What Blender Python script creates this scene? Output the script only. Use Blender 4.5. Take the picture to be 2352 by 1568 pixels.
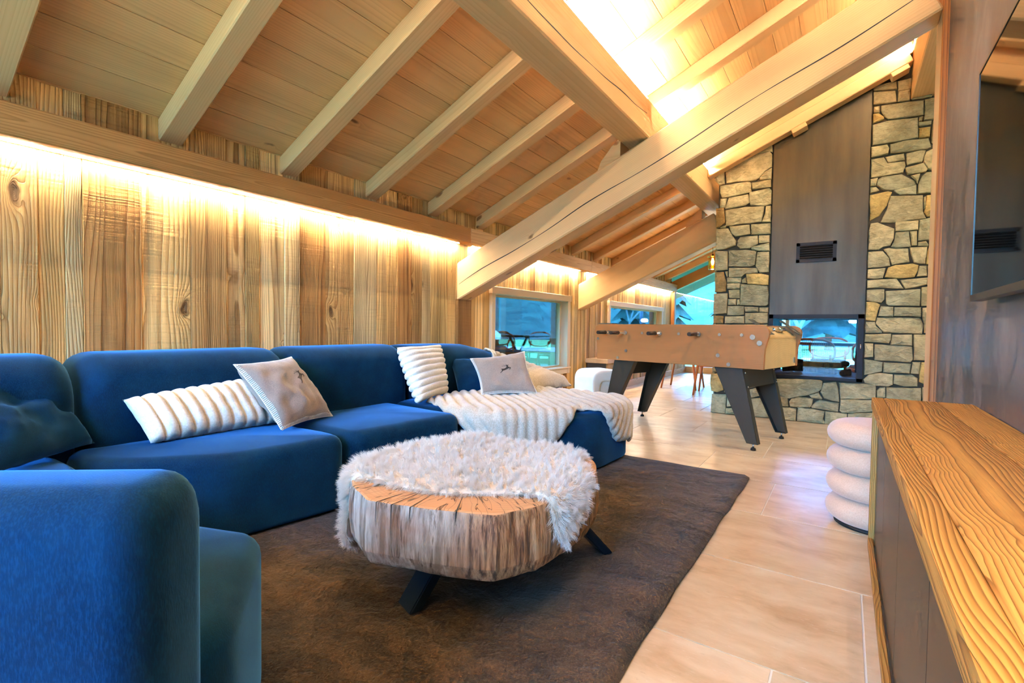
import bpy, bmesh, math, random
from mathutils import Vector, Matrix, noise
random.seed(7)
for o in list(bpy.data.objects):
    bpy.data.objects.remove(o, do_unlink=True)
SC = bpy.context.scene
COL = SC.collection

# ------------------------------------------------------------------ camera
F, YAW, PIT, ROL, CAMH = 1127.57, .596717, -.0295407, .0128636, .9
fw = Vector((-math.sin(YAW)*math.cos(PIT), math.cos(YAW)*math.cos(PIT), math.sin(PIT)))
rt = Vector((math.cos(YAW), math.sin(YAW), 0)); up = rt.cross(fw)
rt2 = rt*math.cos(ROL)+up*math.sin(ROL); up2 = -rt*math.sin(ROL)+up*math.cos(ROL)
cam = bpy.data.cameras.new('camera'); camo = bpy.data.objects.new('camera', cam); COL.objects.link(camo)
cam.sensor_width = 36; cam.sensor_fit = 'HORIZONTAL'; cam.lens = 36*F/2352; cam.clip_start = .02; cam.clip_end = 400
camo.matrix_world = Matrix(((rt2.x, up2.x, -fw.x, 0), (rt2.y, up2.y, -fw.y, 0), (rt2.z, up2.z, -fw.z, CAMH), (0, 0, 0, 1)))
SC.camera = camo
CAMP = Vector((0, 0, CAMH))

def on(x, y, ax, v):
    """photo pixel -> the point where its line of sight meets the plane ax = v"""
    d = rt2*((x-1176)/F)+up2*((784-y)/F)+fw
    i = 'xyz'.index(ax)
    return CAMP+d*((v-CAMP[i])/d[i])

# ------------------------------------------------------------------ world, daylight, exposure
W = bpy.data.worlds.new('World'); SC.world = W; W.use_nodes = True
wn = W.node_tree.nodes; wn.clear()
wo = wn.new('ShaderNodeOutputWorld'); wb = wn.new('ShaderNodeBackground')
wb.inputs[0].default_value = (.13, .45, 1.0, 1); wb.inputs[1].default_value = 24
W.node_tree.links.new(wb.outputs[0], wo.inputs[0])

def area(name, loc, target, sx, sy, power, color):
    l = bpy.data.lights.new(name, 'AREA'); l.shape = 'RECTANGLE'; l.size = sx; l.size_y = sy; l.energy = power; l.color = color
    o = bpy.data.objects.new(name, l); COL.objects.link(o); o.location = loc
    o.rotation_euler = (Vector(target)-Vector(loc)).to_track_quat('-Z', 'Y').to_euler()
    return o
# daylight reaches the room through its glazing; portals only help the renderer find those openings
def portal(name, loc, target, sx, sy):
    o = area(name, loc, target, sx, sy, 1, (1, 1, 1)); o.data.cycles.is_portal = True; return o
portal('portal_back', (-1.3, -3.46, 1.7), (-1.3, 0, 1.7), 3.4, 3.2)
portal('portal_far', (.2, 10.75, 1.5), (.2, 0, 1.5), 6.8, 3.0)
portal('portal_left', (-3.28, 5.0, .8), (0, 5.0, .8), 1.8, 1.1)
portal('portal_left', (-3.28, 8.55, .9), (0, 8.55, .9), 2.75, .9)
VS = SC.view_settings
VS.view_transform = 'Standard'; VS.look = 'None'; VS.exposure = 1.2; VS.gamma = 1.0; VS.use_curve_mapping = False
SC.cycles.use_denoising = True
SC.cycles.use_adaptive_sampling = True; SC.cycles.adaptive_threshold = .1; SC.cycles.adaptive_min_samples = 24
SC.cycles.max_bounces = 7; SC.cycles.diffuse_bounces = 4; SC.cycles.glossy_bounces = 3
SC.cycles.transmission_bounces = 4; SC.cycles.transparent_max_bounces = 10
SC.cycles.sample_clamp_indirect = 6; SC.cycles.caustics_reflective = False; SC.cycles.caustics_refractive = False
LED_WALL, LED_PURLIN, LED_RIDGE = 370, 420, 560
LED_COL = (1.0, .87, .65)

# ------------------------------------------------------------------ helpers
WM = {}
def reg(o, parent, M):
    COL.objects.link(o)
    WM[o.name] = M.copy()
    if parent is not None:
        o.parent = parent; o.matrix_basis = WM[parent.name].inverted() @ M
    else:
        o.matrix_basis = M
    return o
I4 = Matrix.Identity(4)
def T(x, y, z): return Matrix.Translation((x, y, z))
def RZ(a): return Matrix.Rotation(a, 4, 'Z')
def RX(a): return Matrix.Rotation(a, 4, 'X')
def RY(a): return Matrix.Rotation(a, 4, 'Y')
def frame(origin, x, z=None):
    """matrix with local X along x and local Z near z"""
    x = Vector(x).normalized(); z = Vector(z or (0, 0, 1)); y = z.cross(x).normalized(); z = x.cross(y)
    return Matrix(((x.x, y.x, z.x, origin[0]), (x.y, y.y, z.y, origin[1]), (x.z, y.z, z.z, origin[2]), (0, 0, 0, 1)))
def tag(o, label, cat, group=None):
    o['label'] = label; o['category'] = cat
    if group: o['group'] = group
    return o
def struct(o, label=None):
    o['kind'] = 'structure'
    if label: o['label'] = label
    return o
def empty(name, loc=(0, 0, 0), rz=0, label=None, cat=None, group=None):
    o = bpy.data.objects.new(name, None); o.empty_display_size = .1
    reg(o, None, T(*loc) @ RZ(rz))
    if label: tag(o, label, cat, group)
    return o
def meshobj(name, verts, faces, mat, parent=None, M=I4, smooth=False, world=True):
    """world=True: verts are world coordinates, stored relative to M"""
    me = bpy.data.meshes.new(name)
    if world and M is not I4:
        Mi = M.inverted(); verts = [Mi @ Vector(v) for v in verts]
    me.from_pydata([tuple(v) for v in verts], [], faces)
    bm = bmesh.new(); bm.from_mesh(me); bmesh.ops.recalc_face_normals(bm, faces=bm.faces); bm.to_mesh(me); bm.free()
    if smooth:
        for p in me.polygons: p.use_smooth = True
    if mat: me.materials.append(mat)
    return reg(bpy.data.objects.new(name, me), parent, M)
def bmobj(name, bm, mat, parent=None, M=I4, smooth=False):
    me = bpy.data.meshes.new(name); bm.to_mesh(me); bm.free()
    if smooth:
        for p in me.polygons: p.use_smooth = True
    if mat: me.materials.append(mat)
    return reg(bpy.data.objects.new(name, me), parent, M)
def box(name, M, size, mat, parent=None, bev=0, seg=1, smooth=False):
    bm = bmesh.new(); bmesh.ops.create_cube(bm, size=1)
    for v in bm.verts: v.co = Vector((v.co.x*size[0], v.co.y*size[1], v.co.z*size[2]))
    if bev: bmesh.ops.bevel(bm, geom=bm.edges[:], offset=bev, segments=seg, affect='EDGES')
    return bmobj(name, bm, mat, parent, M, smooth)
def abox(name, lo, hi, mat, parent=None, bev=0, axis='x', seg=1):
    """axis aligned box lo..hi whose local X (the grain) runs along axis"""
    lo = Vector(lo); hi = Vector(hi); c = (lo+hi)/2; s = hi-lo
    if axis == 'x': M = T(*c); sz = s
    elif axis == 'y': M = frame(c, (0, 1, 0)); sz = (s.y, s.x, s.z)
    else: M = frame(c, (0, 0, 1), (1, 0, 0)); sz = (s.z, s.y, s.x)
    return box(name, M, sz, mat, parent, bev, seg)
def bm_box(bm, M, size):
    r = bmesh.ops.create_cube(bm, size=1, matrix=M @ Matrix.Diagonal((size[0], size[1], size[2], 1)))
    return r['verts']
def bm_cyl(bm, p0, p1, r0, r1=None, seg=12):
    p0 = Vector(p0); p1 = Vector(p1); d = p1-p0; r1 = r0 if r1 is None else r1
    q = d.to_track_quat('Z', 'Y').to_matrix().to_4x4()
    M = Matrix.Translation((p0+p1)/2) @ q
    return bmesh.ops.create_cone(bm, cap_ends=True, segments=seg, radius1=r0, radius2=r1, depth=d.length, matrix=M)['verts']
def cyl(name, p0, p1, r0, mat, parent=None, r1=None, seg=16, smooth=True):
    c = (Vector(p0)+Vector(p1))/2
    bm = bmesh.new(); bm_cyl(bm, Vector(p0)-c, Vector(p1)-c, r0, r1, seg)
    o = bmobj(name, bm, mat, parent, T(*c), False)
    if smooth:
        for p in o.data.polygons:
            if len(p.vertices) == 4: p.use_smooth = True
    return o
def tube(name, pts, r, mat, parent=None, seg=8, closed=False, M=I4):
    """tube through world points; r a number or a list"""
    pts = [Vector(p) for p in pts]; n = len(pts); V = []; Fc = []
    for i, p in enumerate(pts):
        a = pts[(i-1) % n] if (closed or i > 0) else p
        b = pts[(i+1) % n] if (closed or i < n-1) else p
        d = (b-a).normalized(); u = d.cross(Vector((0, 0, 1)))
        if u.length < .05: u = d.cross(Vector((1, 0, 0)))
        u.normalize(); w = d.cross(u); rr = r[i] if isinstance(r, (list, tuple)) else r
        for k in range(seg):
            t = 2*math.pi*k/seg; V.append(p+u*math.cos(t)*rr+w*math.sin(t)*rr)
    m = n if closed else n-1
    for i in range(m):
        for k in range(seg):
            j = (i+1) % n
            Fc.append((i*seg+k, i*seg+(k+1) % seg, j*seg+(k+1) % seg, j*seg+k))
    if not closed:
        Fc.append(tuple(range(seg))); Fc.append(tuple(range((n-1)*seg, n*seg)))
    return meshobj(name, V, Fc, mat, parent, M, True)
def lathe(name, prof, mat, parent=None, M=I4, seg=32, smooth=True):
    V = []; Fc = []
    for r, z in prof:
        for k in range(seg):
            t = 2*math.pi*k/seg; V.append((r*math.cos(t), r*math.sin(t), z))
    n = len(prof)
    for i in range(n-1):
        for k in range(seg):
            Fc.append((i*seg+k, i*seg+(k+1) % seg, (i+1)*seg+(k+1) % seg, (i+1)*seg+k))
    if prof[0][0] > 1e-4: Fc.append(tuple(range(seg)))
    if prof[-1][0] > 1e-4: Fc.append(tuple(range((n-1)*seg, n*seg)))
    return meshobj(name, V, Fc, mat, parent, M, smooth, world=False)
def fillet(poly, r, seg=6):
    out = []; n = len(poly)
    for i in range(n):
        p = Vector(poly[i]).to_2d(); a = Vector(poly[i-1]).to_2d(); b = Vector(poly[(i+1) % n]).to_2d()
        rr = r[i] if isinstance(r, (list, tuple)) else r
        d1 = (a-p); d2 = (b-p); l = min(rr, d1.length*.45, d2.length*.45)
        s = p+d1.normalized()*l; e = p+d2.normalized()*l
        for k in range(seg+1):
            t = k/seg; out.append((1-t)**2*s+2*t*(1-t)*p+t*t*e)
    return out
def area2(P): return sum(P[i-1].x*P[i].y-P[i].x*P[i-1].y for i in range(len(P)))/2
def resample(P, step):
    out = []
    n = len(P)
    for i in range(n):
        a, b = P[i], P[(i+1) % n]; k = max(1, int((b-a).length/step))
        for j in range(k): out.append(a.lerp(b, j/k))
    return out
def inset(P, d):
    n = len(P); out = []
    for i in range(n):
        t = (P[(i+1) % n]-P[i-1]);
        if t.length < 1e-9: out.append(P[i].copy()); continue
        t.normalize(); out.append(P[i]+Vector((-t.y, t.x))*d)
    return out
def rprism(name, poly, z0, z1, rp, re, mat, parent=None, crown=0.0, M=I4, reb=None, seg=5, wob=0):
    P = [Vector(p).to_2d() for p in poly]
    if area2(P) < 0: P.reverse()
    P = resample(fillet(P, rp, 7), .06)
    reb = re*.5 if reb is None else reb
    rings = []
    for k in range(seg+1):
        a = math.pi/2*(1-k/seg); rings.append((reb*(1-math.cos(a)), z0+reb*(1-math.sin(a))))
    for k in range(seg+1):
        a = math.pi/2*k/seg; rings.append((re*(1-math.cos(a)), z1-re+re*math.sin(a)))
    V = []; Fc = []; n = len(P)
    for d, z in rings:
        for q in inset(P, d): V.append((q.x, q.y, z))
    last = inset(P, re); c = sum(last, Vector((0, 0)))/n
    m = len(rings)
    for s in (.85, .6, .3):
        for q in last:
            w = c.lerp(q, s); V.append((w.x, w.y, z1+crown*(1-s*s)))
    V.append((c.x, c.y, z1+crown)); m += 3
    for i in range(m-1):
        for k in range(n): Fc.append((i*n+k, i*n+(k+1) % n, (i+1)*n+(k+1) % n, (i+1)*n+k))
    for k in range(n): Fc.append(((m-1)*n+k, (m-1)*n+(k+1) % n, m*n))
    Fc.append(tuple(range(n)))
    if wob:
        V = [Vector(v)+Vector((0, 0, wob*noise.noise(Vector(v)*5))) if v[2] > z1-re*.6 else v for v in V]
    return meshobj(name, V, Fc, mat, parent, M, True)
def sweep(name, path, prof, rend, mat, parent=None, M=I4, tops=None, seg=6):
    """profile (across, z) swept along a plan path; rounded ends; tops scales the height along the path"""
    path = [Vector(p).to_2d() for p in path]
    L = [0]
    for i in range(1, len(path)): L.append(L[-1]+(path[i]-path[i-1]).length)
    tot = L[-1]
    def at(s):
        if s <= 0:
            d = (path[1]-path[0]).normalized(); return path[0]+d*s, d
        if s >= tot:
            d = (path[-1]-path[-2]).normalized(); return path[-1]+d*(s-tot), d
        for i in range(1, len(L)):
            if s <= L[i]:
                f = (s-L[i-1])/(L[i]-L[i-1]); p = path[i-1].lerp(path[i], f)
                e = .08
                d = (at0(s+e)-at0(s-e)).normalized(); return p, d
    def at0(s):
        s = min(max(s, 0), tot)
        for i in range(1, len(L)):
            if s <= L[i]+1e-9:
                return path[i-1].lerp(path[i], (s-L[i-1])/max(1e-9, L[i]-L[i-1]))
        return path[-1]
    ca = (min(p[0] for p in prof)+max(p[0] for p in prof))/2; zlo = min(p[1] for p in prof); za = (zlo+max(p[1] for p in prof))/2
    hw = max(abs(p[0]-ca) for p in prof); hz = max(abs(p[1]-za) for p in prof)
    st = []
    for k in range(seg): a = math.pi/2*k/seg; st.append((rend*(1-math.sin(a)) if False else rend-rend*math.sin(math.pi/2*(k/seg)), None, math.cos(math.pi/2*(1-k/seg)) ))
    S = []
    for k in range(seg+1):
        a = math.pi/2*k/seg; S.append((rend*(1-math.cos(a)), rend*(1-math.sin(a))))
    stations = [(s, d) for s, d in S]
    nmid = max(2, int((tot-2*rend)/.06))
    for k in range(1, nmid): stations.append((rend+(tot-2*rend)*k/nmid, 0))
    for s, d in reversed(S): stations.append((tot-s, d))
    V = []; Fc = []; n = len(prof)
    for s, d in stations:
        p, t = at(s); nx = Vector((-t.y, t.x)); k = 1.0
        if tops:
            f = s/tot*(len(tops)-1); i = min(int(f), len(tops)-2); k = tops[i]+(tops[i+1]-tops[i])*(f-i)
        for a, z in prof:
            a2 = ca+(a-ca)*(1-d/hw); z2 = (za+(z-za)*(1-d/hz))
            z2 = zlo+(z2-zlo)*k
            V.append((p.x+nx.x*a2, p.y+nx.y*a2, z2))
    m = len(stations)
    for i in range(m-1):
        for k in range(n): Fc.append((i*n+k, i*n+(k+1) % n, (i+1)*n+(k+1) % n, (i+1)*n+k))
    Fc.append(tuple(range(n))); Fc.append(tuple(range((m-1)*n, m*n)))
    return meshobj(name, V, Fc, mat, parent, M, True)
def smooth_path(P, n=8):
    P = [Vector(p) for p in P]; out = []
    Q = [P[0]*2-P[1]]+P+[P[-1]*2-P[-2]]
    for i in range(1, len(Q)-2):
        for k in range(n):
            t = k/n; a, b, c, d = Q[i-1:i+3]
            out.append(.5*((2*b)+(-a+c)*t+(2*a-5*b+4*c-d)*t*t+(-a+3*b-3*c+d)*t**3))
    out.append(P[-1]); return out
def dup(root, M, label=None, group=None):
    def cp(o, parent):
        c = o.copy(); COL.objects.link(c)
        if parent is not None: c.parent = parent
        for ch in list(o.children): cp(ch, c)
        return c
    r = cp(root, None); r.matrix_basis = M; WM[r.name] = M.copy()
    if label: r['label'] = label
    if group: r['group'] = group
    return r

# ------------------------------------------------------------------ materials
def lin(h):
    c = [int(h[i:i+2], 16)/255 for i in (0, 2, 4)]
    return tuple(x/12.92 if x <= .04045 else ((x+.055)/1.055)**2.4 for x in c)+(1,)
class NT:
    def __init__(s, name):
        s.m = bpy.data.materials.new(name); s.m.use_nodes = True; s.t = s.m.node_tree; s.t.nodes.clear()
        s.out = s.t.nodes.new('ShaderNodeOutputMaterial'); s.b = s.t.nodes.new('ShaderNodeBsdfPrincipled')
        s.t.links.new(s.b.outputs[0], s.out.inputs[0])
    def n(s, typ, ins=None, **kw):
        nd = s.t.nodes.new('ShaderNode'+typ)
        for k, v in kw.items(): setattr(nd, k, v)
        for k, v in (ins or {}).items():
            sock = nd.inputs[k]
            if isinstance(v, bpy.types.NodeSocket): s.t.links.new(v, sock)
            elif isinstance(v, bpy.types.Node): s.t.links.new(v.outputs[0], sock)
            else: sock.default_value = v
        return nd
    def math(s, op, a, b=0, c=None):
        ins = {0: a, 1: b}
        if c is not None: ins[2] = c
        return s.n('Math', ins, operation=op).outputs[0]
    def vmul(s, v, k): return s.n('VectorMath', {0: v, 1: k}, operation='MULTIPLY').outputs[0]
    def vadd(s, v, k): return s.n('VectorMath', {0: v, 1: k}, operation='ADD').outputs[0]
    def noise(s, v, scale, detail=3, rough=.55): return s.n('TexNoise', {'Vector': v, 'Scale': scale, 'Detail': detail, 'Roughness': rough})
    def ramp(s, fac, stops, interp='LINEAR'):
        r = s.n('ValToRGB', {0: fac}); e = r.color_ramp.elements; r.color_ramp.interpolation = interp
        while len(e) < len(stops): e.new(.5)
        for k, (p, c) in enumerate(stops): e[k].position = p; e[k].color = c
        return r.outputs[0]
    def mix(s, fac, a, b, mode='MIX'):
        m = s.n('Mix', data_type='RGBA', blend_type=mode)
        for k, v in ((0, fac), (6, a), (7, b)):
            if isinstance(v, bpy.types.NodeSocket): s.t.links.new(v, m.inputs[k])
            else: m.inputs[k].default_value = v
        return m.outputs[2]
    def smooth(s, v, lo, hi, a=0., b=1.):
        return s.n('MapRange', {0: v, 1: lo, 2: hi, 3: a, 4: b}, interpolation_type='SMOOTHSTEP').outputs[0]
    def set(s, **kw):
        al = {'color': 'Base Color', 'rough': 'Roughness', 'metal': 'Metallic', 'sheen': 'Sheen Weight', 'sheen_rough': 'Sheen Roughness',
              'sheen_tint': 'Sheen Tint', 'spec': 'Specular IOR Level', 'normal': 'Normal', 'coat': 'Coat Weight', 'coat_rough': 'Coat Roughness',
              'emit': 'Emission Color', 'emit_s': 'Emission Strength', 'sss': 'Subsurface Weight', 'trans': 'Transmission Weight', 'ior': 'IOR'}
        for k, v in kw.items():
            sock = s.b.inputs[al[k]]
            if isinstance(v, bpy.types.NodeSocket): s.t.links.new(v, sock)
            else: sock.default_value = v
        return s
    def bump(s, h, strength=.3, dist=.01):
        return s.n('Bump', {'Height': h, 'Strength': strength, 'Distance': dist}).outputs[0]

def wood(name, light, dark, knot='4a2c14', freq=90, amp=.10, sx=.10, kx=1.1, ky=3.2, kr=.10, contrast=1.0, blotch=.25, rough=.55,
         bump=.15, objcol=False, saw=0, streak=0, off=.25, kdens=.55, spec=.3):
    m = NT(name)
    tc = m.n('TexCoord').outputs['Object']; oi = m.n('ObjectInfo')
    wn_ = m.n('TexWhiteNoise', {'W': oi.outputs['Random']}, noise_dimensions='1D').outputs['Color']
    rnd = m.n('VectorMath', {0: wn_, 1: (.5, .5, .5)}, operation='SUBTRACT').outputs[0]
    V = m.vadd(tc, m.vmul(rnd, (60, off, off)))
    Vs = m.vmul(V, (sx, 1, 1))
    n1 = m.math('MULTIPLY', m.math('SUBTRACT', m.noise(Vs, 4.5, 2).outputs[0], .5), amp*2)
    Vk = m.vmul(V, (kx, ky, ky))
    wob = m.vmul(m.n('VectorMath', {0: m.noise(m.vmul(V, (1, 1, 1)), 9, 2).outputs[1], 1: (.5, .5, .5)}, operation='SUBTRACT').outputs[0], (.10, .22, .22))
    vo = m.n('TexVoronoi', {'Vector': m.vadd(Vk, wob), 'Scale': 1.0})
    d = vo.outputs['Distance']
    rn = m.n('SeparateColor', {0: vo.outputs['Color']}).outputs[0]
    use = m.math('LESS_THAN', rn, kdens)
    kinf = m.math('MULTIPLY', m.math('POWER', m.math('SUBTRACT', 1.0, m.math('MINIMUM', d, 1.0)), 12), use)
    kmask = m.math('MULTIPLY', m.smooth(d, kr*.45, kr, 1, 0), use)
    sp = m.n('SeparateXYZ', {0: V})
    y = m.math('ADD', sp.outputs[1], n1); z = sp.outputs[2]
    r = m.math('SQRT', m.math('ADD', m.math('MULTIPLY', y, y), m.math('MULTIPLY', z, z)))
    r = m.math('ADD', r, m.math('MULTIPLY', kinf, .10))
    fr = m.math('FRACT', m.math('MULTIPLY', r, freq))
    g = m.math('MULTIPLY', m.math('POWER', fr, 2.2), m.smooth(fr, .90, 1.0, 1, 0))
    fib = m.noise(m.vmul(V, (6, 220, 220)), 1, 2).outputs[0]
    bl = m.noise(m.vmul(V, (.8, 5, 5)), 1, 3).outputs[0]
    fac = m.math('MULTIPLY', m.math('ADD', m.math('MULTIPLY', g, .75), m.math('MULTIPLY', m.math('SUBTRACT', fib, .35), .35)), contrast)
    col = m.mix(fac, lin(light), lin(dark))
    col = m.mix(1.0, col, m.n('CombineColor', {0: m.smooth(bl, .25, .75, 1-blotch, 1+blotch*.4), 1: m.smooth(bl, .25, .75, 1-blotch, 1+blotch*.4), 2: m.smooth(bl, .25, .75, 1-blotch*1.1, 1+blotch*.4)}).outputs[0], 'MULTIPLY')
    h = m.math('SUBTRACT', m.math('MULTIPLY', fib, .35), m.math('MULTIPLY', g, .6))
    if streak:
        stn = m.noise(m.vmul(V, (.35, 16, 16)), 1, 4, .65).outputs[0]
        stf = m.smooth(stn, .46, .72, 0, streak)
        col = m.mix(stf, col, lin('4d3722'))
        h = m.math('SUBTRACT', h, m.math('MULTIPLY', stf, .8))
    if saw:
        sv = m.vadd(m.vmul(V, (1, .12, .12)), m.vmul(m.noise(V, 3, 2).outputs[1], (.03, 0, 0)))
        w = m.noise(m.vmul(sv, (75, 1, 1)), 1, 2).outputs[0]
        ms = m.smooth(m.noise(V, 2.0, 2).outputs[0], .42, .62)
        sw = m.math('MULTIPLY', m.math('MULTIPLY', w, ms), saw)
        h = m.math('ADD', h, sw); col = m.mix(m.math('MULTIPLY', m.smooth(w, .5, .35), m.math('MULTIPLY', ms, .12)), col, lin('5a3f24'))
    if objcol: col = m.mix(1.0, col, oi.outputs['Color'], 'MULTIPLY')
    col = m.mix(m.math('MULTIPLY', kmask, .85), col, lin(knot))
    h = m.math('ADD', h, m.math('MULTIPLY', kmask, .4))
    m.set(color=col, rough=rough, spec=spec)
    if bump > .1: m.set(normal=m.bump(h, bump, .006))
    return m.m

MT = {}
MT['spruce'] = wood('spruce_beam', 'e8b97e', 'cd9556', '7d5026', freq=95, amp=.05, sx=.06, kx=2.2, ky=5.5, kr=.13, contrast=.6, blotch=.14, bump=.06, off=.22, kdens=.50)
MT['board'] = wood('spruce_board', 'ecb878', 'c98c50', '6a3f1a', freq=80, amp=.09, sx=.07, kx=2.6, ky=6.5, kr=.13, contrast=.6, blotch=.18, bump=.05, off=.4, kdens=.35)
MT['barn'] = wood('barn_plank', 'e3c48f', '8a6236', '3d2512', freq=95, amp=.085, sx=.11, kx=1.8, ky=4.8, kr=.14, contrast=1.15, blotch=.42, rough=.7, bump=.75, objcol=True, saw=1.1, streak=.55, off=.5, kdens=.40, spec=.15)
MT['rail'] = wood('rail_wood', 'c99252', '8a5c26', '4a2b10', freq=110, amp=.07, sx=.10, kx=1.0, ky=3.5, kr=.08, contrast=.9, blotch=.2, bump=.3, off=.25, kdens=.4)
MT['railpale'] = wood('rail_wood_pale', 'd2ab76', 'a27845', '5a3a1a', freq=110, amp=.07, sx=.10, kx=1.0, ky=3.5, kr=.09, contrast=.8, blotch=.2, bump=.3, off=.25)
MT['redwood'] = wood('trim_wood', 'c07a3c', '6b3413', '4d200a', freq=70, amp=.05, sx=.05, kx=1.0, ky=8, kr=.15, contrast=1.15, blotch=.2, bump=.2, off=.1, kdens=.35)
MT['window_wood'] = wood('window_wood', 'dec096', 'c9a678', 'b08a58', freq=60, amp=.05, kr=.02, contrast=.5, blotch=.1, bump=.03)
MT['larch'] = wood('larch_top', 'cb9448', '6e3f14', '5a4a2a', freq=165, amp=.075, sx=.22, kx=1.3, ky=3.4, kr=.09, contrast=1.25, blotch=.22, rough=.5, bump=.6, off=.16, kdens=.6)
MT['foos'] = wood('foosball_oak', 'b87a42', '8c5328', '6e4427', freq=90, amp=.10, sx=.12, kx=1.6, ky=4, kr=.07, contrast=.6, blotch=.15, rough=.4, bump=.03, off=.3, kdens=.3)
MT['foos_end'] = wood('foosball_end_oak', 'e2c284', 'c99f60', '96692f', freq=60, amp=.10, sx=.16, kx=2, ky=4, kr=.06, contrast=.5, blotch=.12, rough=.4, bump=.02, off=.3, kdens=.3)
MT['orange'] = wood('chair_wood', 'c87a45', 'a35526', '8a4420', freq=80, amp=.05, kr=.02, contrast=.5, blotch=.1, bump=.03, rough=.4)
MT['extwood'] = wood('outdoor_timber', '8a5a34', '5a3518', '3a2210', freq=50, amp=.08, kr=.06, contrast=.8, blotch=.3, bump=.1)

def simple(name, color, rough=.5, metal=0, spec=.5, **kw):
    m = NT(name); m.set(color=lin(color) if isinstance(color, str) else color, rough=rough, metal=metal, spec=spec, **kw); return m.m
def velvet():
    m = NT('blue_velvet'); tc = m.n('TexCoord').outputs['Object']
    n = m.noise(tc, 7, 4, .6).outputs[0]; f = m.noise(m.vmul(tc, (1, 1, .25)), 420, 2).outputs[0]
    col = m.mix(m.smooth(n, .35, .7), (.0012, .012, .034, 1), (.002, .022, .058, 1))
    col = m.mix(m.math('MULTIPLY', m.smooth(f, .4, .7), .35), col, (.0035, .042, .115, 1))
    m.set(color=col, rough=.9, spec=.04, sheen=1.0, sheen_rough=.35, sheen_tint=(.08, .28, .62, 1), normal=m.bump(m.math('ADD', f, m.math('MULTIPLY', n, .8)), .14, .003))
    return m.m
MT['velvet'] = velvet()
def felt(name, color, c2, sc=220, sheen=.4):
    m = NT(name); tc = m.n('TexCoord').outputs['Object']; f = m.noise(tc, sc, 3, .7).outputs[0]; g = m.noise(tc, 9, 3).outputs[0]
    m.set(color=m.mix(m.smooth(m.math('ADD', f, m.math('MULTIPLY', g, .4)), .45, .95), lin(color), lin(c2)), rough=.95, spec=.1, sheen=sheen, sheen_rough=.5, normal=m.bump(f, .35, .003))
    return m.m
MT['grey_felt'] = felt('grey_felt', '7a6f64', '93877a')
MT['boucle'] = felt('white_boucle', 'e6dcc6', 'f4ecd9', 150, .5)
MT['pink'] = felt('pink_boucle', 'd2a888', 'e0ba9a', 190, .35)
MT['fur_rib'] = felt('cream_faux_fur', 'd8cab1', 'f0e6d4', 130, .5)
MT['throw'] = felt('cream_throw_fur', 'ab9d86', 'cabfab', 130, .4)
MT['fur_white'] = simple('sheepskin_wool', (.84, .74, .62, 1), .8, spec=.15, sheen=.3)
MT['skin'] = simple('sheepskin_hide', 'd8c8b0', .9)
MT['thread'] = simple('white_thread', 'ece4d4', .8)
MT['thread_dark'] = simple('dark_thread', '2a2420', .8)
MT['print'] = simple('dark_print', '1d1712', .9)
def rugmat():
    m = NT('rug_fur'); tc = m.n('TexCoord').outputs['Object']
    big = m.noise(m.vmul(tc, (1.2, .55, 1)), 2.2, 5, .6); n2 = m.noise(m.vadd(m.vmul(tc, (.6, 1.6, 1)), m.vmul(big.outputs[1], (.6, .6, 0))), 4, 4, .65).outputs[0]
    f = m.noise(tc, 160, 3, .7).outputs[0]
    col = m.mix(m.smooth(n2, .36, .66), lin('1b150e'), lin('463a2a'))
    col = m.mix(m.math('MULTIPLY', m.smooth(f, .3, .7), .4), col, lin('4e4334'))
    h = m.math('ADD', m.math('MULTIPLY', n2, 5), m.math('MULTIPLY', f, .6))
    m.set(color=col, rough=.8, spec=.12, sheen=.45, sheen_rough=.4, sheen_tint=lin('9aa0a0'), normal=m.bump(h, .6, .012))
    return m.m
MT['rug'] = rugmat()
def travertine():
    m = NT('travertine'); tc = m.n('TexCoord').outputs['Object']; oi = m.n('ObjectInfo')
    V = m.vadd(tc, m.vmul(m.n('CombineXYZ', {0: oi.outputs['Random'], 1: oi.outputs['Random'], 2: 0.}).outputs[0], (31, 17, 0)))
    n = m.noise(m.vadd(m.vmul(V, (1.0, 2.2, 1)), m.vmul(m.noise(V, 2.5, 3).outputs[1], (.35, .35, 0))), 3.2, 6, .62).outputs[0]
    f = m.noise(m.vmul(V, (1, 3, 1)), 26, 5, .7).outputs[0]
    col = m.ramp(n, [(.28, lin('b3936b')), (.45, lin('cfb088')), (.6, lin('dbc09a')), (.8, lin('e6d2b2'))])
    col = m.mix(m.math('MULTIPLY', m.smooth(f, .58, .74), .30), col, lin('f0e4d0'))
    col = m.mix(m.math('MULTIPLY', m.smooth(f, .40, .28), .35), col, lin('a2805c'))
    t = m.n('CombineColor', {0: m.math('ADD', .92, m.math('MULTIPLY', oi.outputs['Random'], .12)), 1: m.math('ADD', .91, m.math('MULTIPLY', oi.outputs['Random'], .12)), 2: m.math('ADD', .88, m.math('MULTIPLY', oi.outputs['Random'], .14))}).outputs[0]
    col = m.mix(1.0, col, t, 'MULTIPLY')
    m.set(color=col, rough=m.smooth(n, .3, .7, .36, .28), spec=.45)
    return m.m
MT['tile'] = travertine()
MT['grout'] = simple('grout', 'e8dcc8', .9)
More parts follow.
